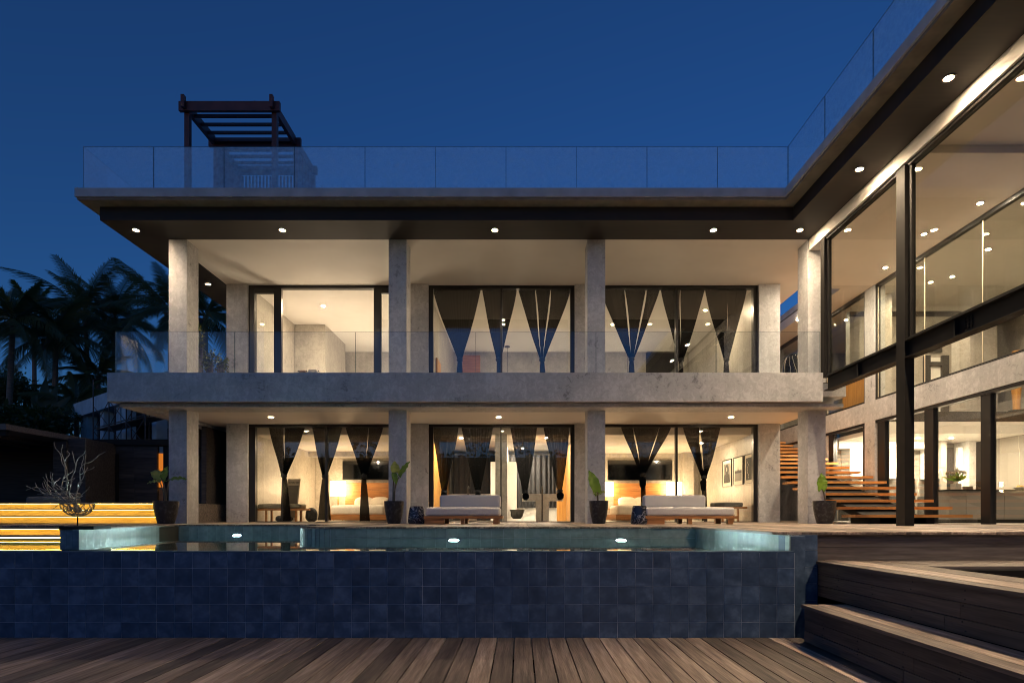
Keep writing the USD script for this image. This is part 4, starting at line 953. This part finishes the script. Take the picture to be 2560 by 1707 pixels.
def leaf(base, tip, width, normal, droop=.15, heart=.25, n=14, fold=.25):
    """a broad leaf blade from base to tip"""
    base, tip, normal = (np.asarray(a, float) for a in (base, tip, normal))
    ax = tip - base; L = np.linalg.norm(ax); ax /= L
    side = np.cross(normal, ax); side /= np.linalg.norm(side); nn = np.cross(ax, side)
    P, f = [], []
    m = 7
    for i in range(n + 1):
        s = i / n
        w = width * (np.sin(np.pi * min(s * .86 + .14, 1.0)) ** .75) * (1 - s ** 3 * .35)
        if i == n: w = .002
        for j in range(m):
            q = (j / (m - 1)) * 2 - 1
            back = heart * L * abs(q) * max(0, 1 - s * 3.2) * .8
            wob = .02 * math.sin(s * 22 + q * 3) * abs(q)
            P.append(base + ax * (s * L - back) + side * (q * w) + nn * (fold * w * abs(q) - droop * L * s * s + wob))
    for i in range(n):
        for j in range(m - 1):
            a = i * m + j
            f.append([a, a + 1, a + m + 1, a + m])
    return np.array(P), np.array(f)
def planter(label, px0, px1, py0, Y, leaves, stem0=None):
    X = wx((px0 + px1) / 2, Y); r = (px1 - px0) / 2 * Y / F; h = wz(py0, Y) - ZD
    t = thing('plant_pot', label, 'plant pot', (X, Y, ZD))
    part(t, 'pot', lathe([(0, .003), (r * .62, .003), (r * .68, .03), (r * .86, h * .4), (r * .96, h * .7), (r, h - .03), (r, h), (r * .9, h), (r * .88, h - .06), (0, h - .06)], (X, Y, ZD), 36), pot_m, smooth=35)
    part(t, 'soil', lathe([(0, 0), (r * .87, 0), (r * .87, .015), (0, .02)], (X, Y, ZD + h - .058), 20), soil)
    return t, X, h
def big_plant(label, X, Y, z0, leaves):
    t = thing('elephant_ear_plant', label, 'plant', (X, Y, z0))
    for (bp, tp, w, nrm, m) in leaves:
        b = W(bp[0], bp[1], Y + bp[2]); e = W(tp[0], tp[1], Y + tp[2])
        p0 = np.array([X + rng.uniform(-.04, .04), Y + rng.uniform(-.04, .04), z0 - .05])
        c = (p0 + b) / 2 + np.array([0, 0, .12]) + (p0 - b) * np.array([.25, .25, 0])
        s = np.linspace(0, 1, 10)[:, None]
        st_ = (1 - s) ** 2 * p0 + 2 * s * (1 - s) * c + s * s * b
        part(t, 'stalk', tube(st_, np.linspace(.02, .010, 10), 6), plain_stalk, smooth=True)
        part(t, 'leaf_blade', leaf(b, e, w, nrm), m, smooth=True)
plain_stalk = plain('plant_stalk', (.10, .075, .04), .5)
t, X, h = planter('black stone pot in front of the leftmost lower column', 386.6, 444, 1252, 14.3, None)
big_plant('elephant ear plant with four leaves at the leftmost lower column', X, 14.3, ZD + h, [((402, 1192, 0), (377, 1178, -.1), .13, (-.2, -1, .7), leaf_b), ((407, 1198, 0), (417, 1163, .05), .085, (.2, -1, .2), leaf_a), ((424, 1199, 0), (464, 1191, -.15), .10, (.1, -.6, 1), leaf_a), ((398, 1203, 0), (367, 1204, -.1), .09, (0, -.5, 1), leaf_b)])
t, X, h = planter('black stone pot in front of the second lower column', 960.7, 1009.6, 1252, 14.3, None)
big_plant('elephant ear plant with three leaves before the second lower column', X, 14.3, ZD + h, [((990, 1180, 0), (985, 1153, -.1), .115, (-.1, -1, .5), leaf_b), ((1000, 1187, 0), (1022, 1150, 0), .075, (-.4, -1, .1), leaf_a), ((985, 1182, 0), (990, 1208, -.12), .075, (.1, -1, .1), leaf_a)])
t, X, h = planter('black stone pot in front of the third lower column', 1473, 1521, 1251.5, 14.3, None)
big_plant('young elephant ear plant with one tall green leaf before the third lower column', X, 14.3, ZD + h, [((1492, 1228, 0), (1475, 1174, -.05), .135, (.2, -1, .1), leaf_a), ((1492, 1237, 0), (1512, 1226, -.12), .10, (0, -.6, 1), leaf_b), ((1494, 1236, 0), (1484, 1230, -.2), .06, (0, -.6, 1), leaf_b)])
t, X, h = planter('black stone pot in front of the fourth lower column by the stair', 2034, 2088, 1251.5, 14.1, None)
big_plant('young elephant ear plant with a single bright leaf by the stair', X, 14.1, ZD + h, [((2054, 1222, 0), (2056, 1182, -.03), .125, (-.1, -1, .1), leaf_a)])

# branch sculpture in a wire bowl
Ys = 9.78
sx, sz = wx(194, Ys), 1.202
t = thing('branch_sculpture', 'bundle of bare silvery branches in a wire bowl on a thin post', 'sculpture', (sx, Ys, sz))
zb0, zb1 = wz(1290, Ys), wz(1258, Ys)
part(t, 'post', rod((sx, Ys, sz), (sx, Ys, zb0 + .01), .009, 8), steel)
part(t, 'foot', lathe([(0, 0), (.05, 0), (.05, .006), (0, .006)], (sx, Ys, sz), 16), steel)
R = .24; bowl = []
for k in range(22):
    a = 2 * math.pi * k / 22
    s = np.linspace(0, 1, 7)
    rr_ = R * np.sin(s * math.pi / 2); zz = zb0 + (zb1 - zb0) * (1 - np.cos(s * math.pi / 2))
    aa = a + .16 * np.sin(s * 9 + k * 2.1)
    bowl.append(tube(np.c_[sx + rr_ * np.cos(aa), Ys + rr_ * np.sin(aa), zz], .0058, 5))
for zz, rr_ in ((zb1, R), (zb0 + (zb1 - zb0) * .42, R * .81), (zb0 + (zb1 - zb0) * .15, R * .5)):
    th = np.linspace(0, 2 * math.pi, 33)
    bowl.append(tube(np.c_[sx + rr_ * np.cos(th), Ys + rr_ * np.sin(th), zz + .008 * np.sin(th * 5)], .0075, 5))
part(t, 'wire_bowl', cat(bowl), wire, smooth=True)
def grow(p, d, length, r, depth, out, rg):
    n = 7; pts_ = [p]; dd = d.copy()
    for i in range(n):
        dd = dd + rg.normal(0, .22, 3); dd[1] *= .85; dd /= np.linalg.norm(dd)
        pts_.append(pts_[-1] + dd * length / n)
    out.append(tube(np.array(pts_), np.linspace(r, r * .7, n + 1), 5))
    if depth:
        for k in range(2):
            i = int(rg.integers(3, n + 1))
            grow(pts_[i], dd + rg.normal(0, .42, 3) + np.array([-.1, 0, .15]), length * rg.uniform(.55, .85), r * .75, depth - 1, out, rg)
rg = np.random.default_rng(21)
for k in range(9):
    out = []
    b = np.array([sx + rg.uniform(-.05, .07), Ys + rg.uniform(-.05, .05), zb0 + .06])
    d = np.array([rg.uniform(-.85, .06), rg.uniform(-.25, .25), 1.0]); d /= np.linalg.norm(d)
    grow(b, d, rg.uniform(.48, .60), .0115, 2, out, rg)
    part(t, 'branch', cat(out), wire, smooth=True)

# kitchen flower vase and small things on the island
X, Y = wx(2390, 16.1), 16.1
t = thing('flower_vase', 'square pale vase with white flowers on the kitchen island', 'vase', (X, Y, 2.09))
part(t, 'vase', cat([rbox(X - .095, X + .095, Y - .095, Y + .095, 2.092, 2.26, .015)] + [lathe([(.06, 0), (.05, .04), (.055, .06)], (X, Y, 2.26), 16)]), linen, smooth=40)
fl = []; lv = []
for k in range(16):
    a = rng.uniform(0, 2 * math.pi); e = rng.uniform(.15, .38); d = np.array([math.cos(a) * e, math.sin(a) * e * .6, rng.uniform(.14, .34)])
    p = np.array([X, Y, 2.3]); lv.append(leaf(p + d * .25, p + d * 1.1, .03, (0, -1, .4), n=5))
    if k % 3 == 0:
        for j in range(14):
            q = rng.normal(0, 1, 3); q /= np.linalg.norm(q); fl.append(leaf(p + d, p + d + q * .07, .02, (0, -1, .2), n=4))
part(t, 'foliage', cat(lv), leaf_a, smooth=True); part(t, 'flowers', cat(fl), linen, smooth=True)
t = thing('napkin_box', 'small dark box beside the flower vase', 'box', (wx(2417, 16.1), 16.1, 2.09))
xb_ = wx(2417, 16.1); part(t, 'box', rbox(xb_ - .1, xb_ + .1, 16.0, 16.14, 2.092, 2.165, .006), grey_fab, smooth=40); part(t, 'lid', rbox(xb_ - .102, xb_ + .102, 15.998, 16.142, 2.166, 2.18, .005), black_stone, smooth=40)
t = thing('fruit_bowl', 'shallow bowl of yellow fruit at the right end of the worktop', 'bowl', (wx(2552, 16.2), 16.2, 2.09))
xf = wx(2552, 16.2); part(t, 'bowl', lathe([(0, 0), (.08, 0), (.2, .07), (.19, .075), (.07, .012), (0, .012)], (xf, 16.2, 2.092), 24), linen, smooth=40)
fr = []
for k in range(7):
    m = trimesh.creation.icosphere(2, .04); m.apply_translation([xf + .1 * math.cos(k), 16.2 + .08 * math.sin(k * 1.3), 2.16 + .01 * (k % 3)]); fr.append(m)
part(t, 'fruit', cat(fr), plain('yellow_fruit', (.62, .38, .05), .45), smooth=True)
t = thing('sink_tap', 'black arched tap at the left end of the kitchen island', 'tap', (11.2, 17.0, 2.09))
X, Y = wx(2287, 17.0), 17.0
part(t, 'arch', tube([(X, Y, 1.2), (X, Y, 2.4), (X - .04, Y, 2.48), (X - .1, Y, 2.48), (X - .13, Y, 2.38)], .014, 8), alu, smooth=True); part(t, 'lever', rod((X + .02, Y, 2.16), (X + .09, Y, 2.2), .008), chrome)
t = thing('carved_totem', 'tall carved orange wooden totem behind the upper window at the right edge', 'sculpture', (wx(2541, 18.9), 18.9, 4.67))
X, Y = wx(2541, 18.9), 18.9
m = trimesh.creation.cylinder(radius=.13, height=1.9, sections=28).subdivide().subdivide().subdivide(); v = np.array(m.vertices); v[:, :2] *= (1 + .25 * np.sin(v[:, 2:3] * 3 + 1) + .16 * (meshkit.noise(v * 26, 3)[:, None] - .5)); part(t, 'trunk', (v + [X, Y, 5.75], np.array(m.faces)), teak_v, smooth=30)
part(t, 'base', bx(X - .15, X + .15, Y - .15, Y + .15, 4.672, 4.79), black_stone)

# ------------------------------------------------------------------ palms and garden
def frond(L, droop, seed, nl=44, w=.035):
    r = np.random.default_rng(seed)
    s = np.linspace(0, 1, 14)
    x = L * s * (1 - .22 * droop * s); z = -droop * L * .62 * s ** 2.1
    spine = np.c_[x, 0.04 * L * np.sin(s * 3 + seed), z]
    ms = [tube(spine, np.linspace(.035, .006, 14), 4)]
    V, Fc, n = [], [], 0
    for i in range(nl):
        u = .14 + .86 * i / nl
        p = np.array([np.interp(u, s, spine[:, k]) for k in range(3)])
        d = np.array([np.interp(min(u + .03, 1), s, spine[:, k]) for k in range(3)]) - np.array([np.interp(u - .03, s, spine[:, k]) for k in range(3)]); d /= np.linalg.norm(d)
        ll = L * .235 * (np.sin(np.pi * (u * .82 + .14)) ** .6) * r.uniform(.8, 1.1)
        for sd in (-1, 1):
            dr = d * .62 + np.array([0, sd * 1.0, -.42 - .5 * r.random()]); dr /= np.linalg.norm(dr)
            mid = p + dr * ll * .5; tip = p + dr * ll + np.array([0, 0, -.16 * ll])
            V += [p - d * w, p + d * w, mid + d * w * .9, mid - d * w * .9, tip]
            Fc += [[n, n + 1, n + 2], [n, n + 2, n + 3], [n + 3, n + 2, n + 4]]; n += 5
    ms.append((np.array(V), np.array(Fc)))
    return cat(ms)
def palm(label, px, py, Y, trunk_px, nf, L, seed, ground_z=0.0, lean_=0.0):
    r = np.random.default_rng(seed)
    top = W(px, py, Y)
    base = np.array([wx(trunk_px, Y), Y, ground_z])
    t = thing('palm_tree', label, 'palm tree', base, group=None)
    s = np.linspace(0, 1, 16)[:, None]
    c = (top + base) / 2 + np.array([(top[0] - base[0]) * -.2, 0, 0])
    cv = (1 - s) ** 2 * base + 2 * s * (1 - s) * c + s * s * top
    rad = np.linspace(.21, .13, 16); rad[::2] *= 1.06
    part(t, 'trunk', tube(cv, rad, 10), trunk_m, smooth=True)
    fr_ = []
    for k in range(nf):
        az = k * 2.39996 + r.uniform(-.25, .25)
        q = k / (nf - 1)
        el = math.radians(78 - 105 * q + r.uniform(-9, 9))
        v, f = frond(L * r.uniform(.82, 1.08) * (.8 + .2 * min(q * 3, 1)), .35 + .5 * r.random() + .2 * q, seed * 100 + k)
        ce, se, ca, sa = math.cos(el), math.sin(el), math.cos(az), math.sin(az)
        roll = r.uniform(-.5, .5)
        y2 = v[:, 1] * math.cos(roll) - v[:, 2] * math.sin(roll) * .3; z2 = v[:, 2] + v[:, 1] * math.sin(roll)
        x3 = v[:, 0] * ce - z2 * se; z3 = v[:, 0] * se + z2 * ce
        fr_.append((np.c_[x3 * ca - y2 * sa, x3 * sa + y2 * ca, z3] + top, f))
    part(t, 'crown', cat(fr_), palm_leaf)
    nuts = []
    for k in range(6):
        m = trimesh.creation.icosphere(1, .13); m.apply_translation(top + np.array([.28 * math.cos(k), .28 * math.sin(k), -.3])); nuts.append(m)
    part(t, 'coconuts', cat(nuts), trunk_m)
palm('coconut palm at the left edge of the picture', 33, 800, 36, 12, 24, 4.3, 1)
palm('coconut palm with a pale ringed trunk before the taller ones', 140, 845, 38, 131, 24, 4.2, 2)
palm('tallest coconut palm in the middle of the palm group', 214, 785, 42, 226, 27, 5.6, 3)
palm('dense coconut palm right of the tallest one', 285, 800, 44, 287, 25, 4.9, 4)
palm('coconut palm partly behind the upper left column', 425, 775, 40, 428, 24, 4.9, 5)
palm('coconut palm seen between the left column and the upper wall', 514, 790, 36, 512, 24, 3.9, 6)
palm('short palm rising behind the raw concrete building', 245, 940, 40, 250, 18, 3.2, 7)
palm('slim palm at the back between the left ones', 85, 790, 47, 88, 22, 4.2, 8)
palm('small palm low behind the pavilion roof', 190, 1005, 37, 195, 16, 2.8, 9)
def bush(label, px, py, Y, wpx, hpx, n, seed, m=bush_leaf, size=.3, name='garden_bush'):
    r = np.random.default_rng(seed)
    c = W(px, py, Y); a, b = wpx * Y / F / 2, hpx * Y / F / 2
    t = thing(name, label, 'bush', (c[0], Y, max(c[2] - b, 0)))
    part(t, 'stems', cat([tube([(c[0] + .2 * a * k, Y, c[2] - b * 1.3), (c[0] + .4 * a * k, Y, c[2])], [.06, .03], 5) for k in (-1, 0, 1)]), trunk_m)
    V, Fc = [], []
    cl = r.normal(0, .55, (16, 3)); cl /= np.maximum(1, np.linalg.norm(cl, axis=1, keepdims=True))
    for i in range(n):
        k = cl[r.integers(16)]
        p = c + (k * .75 + r.normal(0, .2, 3)) * np.array([a, a * .8, b])
        d = r.normal(0, 1, 3) + np.array([0, -.3, -.2]); d /= np.linalg.norm(d)
        sd = np.cross(d, r.normal(0, 1, 3)); sd /= np.linalg.norm(sd)
        l_ = size * r.uniform(.5, 1.2)
        j = len(V)
        V += [p, p + d * l_ * .5 + sd * l_ * .22, p + d * l_, p + d * l_ * .5 - sd * l_ * .22]
        Fc += [[j, j + 1, j + 2], [j, j + 2, j + 3]]
    part(t, 'foliage', (np.array(V), np.array(Fc)), m)
bush('dark leafy tree mass under the left palms', 50, 1055, 34, 240, 120, 5200, 1, size=.42)
bush('dark shrubs behind the pavilion roof', 90, 1085, 33, 190, 90, 4200, 2, size=.38)
bush('rounded dark tree crown at the far left', 25, 980, 42, 150, 120, 3000, 3, size=.35)
bush('dark shrubs left of the raw concrete building', 120, 1035, 46, 240, 90, 3600, 4, size=.45)
bush('dark foliage behind the tallest palm trunk', 260, 1000, 47, 160, 110, 2600, 5, size=.4)
for k, (px, py, w_, h_, lab) in enumerate(((500, 870, 26, 95, 'slim lit shrub on the balcony just right of the left column'), (524, 905, 34, 60, 'small lit shrub on the balcony between column and wall'), (552, 908, 34, 52, 'small lit shrub on the balcony beside the wall pier'))):
    bush(lab, px, py, 17.2, w_, h_, 420, 30 + k, leafm('balcony_leaf%d' % k, (.10, .11, .02), (.16, .15, .02)), size=.09, name='balcony_shrub')
t = thing('balcony_planter', 'low dark planter behind the balcony edge by the left column', 'planter', (wx(525, 17.2), 17.2, ZS))
part(t, 'trough', bx(wx(488, 17.2), wx(566, 17.2), 17.0, 17.4, ZS, 5.2), black_stone); part(t, 'soil', bx(wx(490, 17.2), wx(564, 17.2), 17.02, 17.38, 5.202, 5.21), soil)
# banana leaf
t = thing('banana_plant', 'broad banana leaf standing between the palm trunks', 'plant', (wx(345 * .92, 38) , 38, 0))
b0 = W(118, 1060, 36)
part(t, 'stem', tube([(b0[0], 36, 0), (b0[0], 36, b0[2])], [.14, .1], 8), trunk_m)
for a_, h_ in ((-.25, 3.0), (.5, 2.5), (-1.0, 2.2), (1.3, 1.8)): part(t, 'leaf_blade', leaf(b0, b0 + np.array([a_, -.2, h_]), .38, (0.2, -1, .3), droop=.2), bush_leaf, smooth=True)

# raw concrete building under construction
bA, bB = np.array([wx(178, 36), 36.0]), np.array([wx(178, 36) + 5.2 * 2.5, 36 - 4 * 2.5])
e = (bB - bA) / np.linalg.norm(bB - bA); nrm = np.array([-e[1], e[0]])
if nrm[1] < 0: nrm = -nrm
Lb = np.linalg.norm(bB - bA)
def fb(s0, s1, d0, d1, z0, z1):
    q = [bA + e * s + nrm * d for s, d in ((s0, d0), (s1, d0), (s1, d1), (s0, d1))]
    return hexa([(*p, z0) for p in q], [(*p, z1) for p in q])
t = thing('raw_building', 'unfinished blue grey concrete building with a slab roof behind the timber wall', 'building', (bA[0], bA[1], 0))
part(t, 'roof_slab', fb(0, Lb, 0, 9, 7.35, 8.2), blue_wall)
part(t, 'floor_slab', fb(.6, Lb, .4, 9, 4.1, 4.45), steel)
for s in (.9, 1.5, 4.2, 6.7, 7.5, 11.5, 14.6): part(t, 'column', fb(s, s + .55, .25, .75, 4.455, 7.345), blue_wall)
part(t, 'back_wall', fb(.9, Lb - 1, 5.5, 5.8, 4.455, 7.345), timber_wall); part(t, 'side_wall', fb(.3, .5, 1.45, 8.9, 4.455, 7.345), timber_wall)
part(t, 'lower_wall', fb(.6, Lb, 1.0, 1.3, -.5, 4.095), timber_wall)
t = thing('scaffold', 'thin pipe scaffold with cross braces before the raw concrete building', 'scaffold', (bA[0] + 7, bA[1] - 4, 4.4))
sp = [7.0, 9.3, 11.6, 13.9]
for s in sp:
    for d in (-.9, .1):
        q = bA + e * s + nrm * d; part(t, 'standard', rod((*q, 2.4), (*q, 8.6 if s < 8 else 7.2), .03, 6), rust)
for a, b in zip(sp[:-1], sp[1:]):
    for z0, z1 in ((4.6, 5.9), (5.9, 7.2)):
        p, q = bA + e * a - nrm * .9, bA + e * b - nrm * .9
        part(t, 'brace', rod((*p, z0), (*q, z1), .02, 5), rust); part(t, 'brace', rod((*p, z1), (*q, z0), .02, 5), rust)
    p, q = bA + e * a - nrm * .9, bA + e * b - nrm * .9
    part(t, 'ledger', rod((*p, 6.0), (*q, 6.0), .028, 6), rust)
    part(t, 'platform_board', fb(a, b, -.8, 0, 5.93, 5.97), deck_x)

# dark timber wall with a lit doorway, and the pavilion on the left
t = thing('timber_wall', 'dark wall of weathered horizontal timber boards behind the lit steps', 'wall', (wx(320, 24), 24, 1.72))
x0, x1 = wx(243, 24), wx(393, 24)
zz = 1.722; k = 0
while zz < 4.2:
    hh = rng.uniform(.16, .26)
    cuts = [x0] + [x0 + (x1 - x0) * c for c in sorted((.31 + rng.uniform(-.01, .01), .62 + rng.uniform(-.01, .01)))] + [x1]
    for a, b in zip(cuts[:-1], cuts[1:]):
        part(t, 'board', bx(a + .003, b - .003, 24.0 - rng.uniform(0, .03), 24.06, zz + .004, min(zz + hh, 4.25) - .004), timber_wall)
    zz += hh; k += 1
part(t, 'post', cat([bx(x0 + .8, x0 + .92, 23.93, 23.965, 1.722, 3.9)]), steel)
part(t, 'top_beam', bx(x0 - .3, x1 + .7, 23.85, 24.4, 4.26, 4.5), steel)
part(t, 'backing', bx(x0 - .1, x1, 24.065, 24.1, 1.0, 4.25), steel)
t = thing('lit_doorway', 'narrow glowing orange timber door beside the timber wall', 'door', (wx(403, 24), 24, 1.72))
part(t, 'leaf', bx(wx(395.5, 24.1), wx(411, 24.1), 24.1, 24.14, 2.55, wz(1133, 24.1)), glow_m)
part(t, 'lower_leaf', bx(wx(395.5, 24.1), wx(411, 24.1), 24.1, 24.14, 1.722, 2.545), teak)
part(t, 'frame', cat([bx(wx(389, 24.1), wx(395, 24.1), 24.0, 24.2, 1.722, 4.25), bx(wx(411.5, 24.1), wx(424, 24.1), 24.0, 24.2, 1.722, 4.25)]), steel)
t = thing('garden_pavilion', 'low dark timber pavilion with a flat roof at the left edge', 'pavilion', (-17.6, 20, 1.72))
part(t, 'roof_edge', bx(-32, -17.6, 20.0, 24.6, 4.32, 4.52), deck_x)
part(t, 'roof_beam', bx(-31.9, -17.7, 20.1, 20.25, 4.12, 4.318), steel)
for k in range(9): part(t, 'rafter', bx(-31 + 1.5 * k, -30.9 + 1.5 * k, 20.26, 24.28, 4.18, 4.318), deck_x)
part(t, 'corner_pier', bx(-17.75, -17.25, 22.2, 22.6, 1.722, 4.2), timber_wall)
part(t, 'side_wall', bx(-17.25, -16.6, 22.3, 24.25, 1.722, 4.318), timber_wall)
part(t, 'back_wall', bx(-34, -17.8, 24.3, 24.58, 1.722, 4.318), timber_wall)
for s in (-1, 1):
    part(t, 'cross_brace', rod((-21.6 + s * .5, 22.8, 1.75), (-21.6 - s * .5, 22.8, 3.2), .03, 6), teak)
t = thing('garden_sofa', 'low dark cushioned sofa in front of the pavilion', 'sofa', (wx(105, 18), 18, 1.72))
part(t, 'seat', cushion(wx(62, 18), wx(150, 18), 18, 18.9, 1.722, 1.96, .08, .02, 4), grey_fab, smooth=True); part(t, 'back', cushion(wx(64, 18), wx(148, 18), 18.7, 18.95, 1.97, 2.1, .05, .02, 5), grey_fab, smooth=True)
# boundary wall to the left of the house seen behind the lower left column
part(house, 'dark_timber_screen', bx(-9.6, -9.45, 17.6, 26, ZD, ZC - .11), timber_wall)

# the dark garden hedge across the lawn behind the viewer, seen only as a reflection in the glass
r = np.random.default_rng(60)
t = thing('boundary_hedge', 'very tall dark garden hedge across the lawn behind the viewer', 'hedge', (0, -27, -.6))
part(t, 'core', bx(-48, 48, -27.6, -26.6, -.6, 7.6), bush_leaf)
n = 12000
p = np.c_[r.uniform(-49, 49, n), -27 + r.normal(0, .8, n), r.uniform(-.3, 8.4, n)]; p[:, 2] *= .9 + .25 * meshkit.noise(p * [.35, 0, 0], 5)
d = r.normal(0, 1, (n, 3)); d /= np.linalg.norm(d, axis=1, keepdims=True); q = np.cross(d, r.normal(0, 1, (n, 3))); q /= np.linalg.norm(q, axis=1, keepdims=True)
V = np.stack([p, p + d * .3 + q * .15, p + d * .6, p + d * .3 - q * .15], 1).reshape(-1, 3); i4 = np.arange(n)[:, None] * 4
part(t, 'foliage', (V, np.vstack([i4 + [0, 1, 2], i4 + [0, 2, 3]])), bush_leaf)
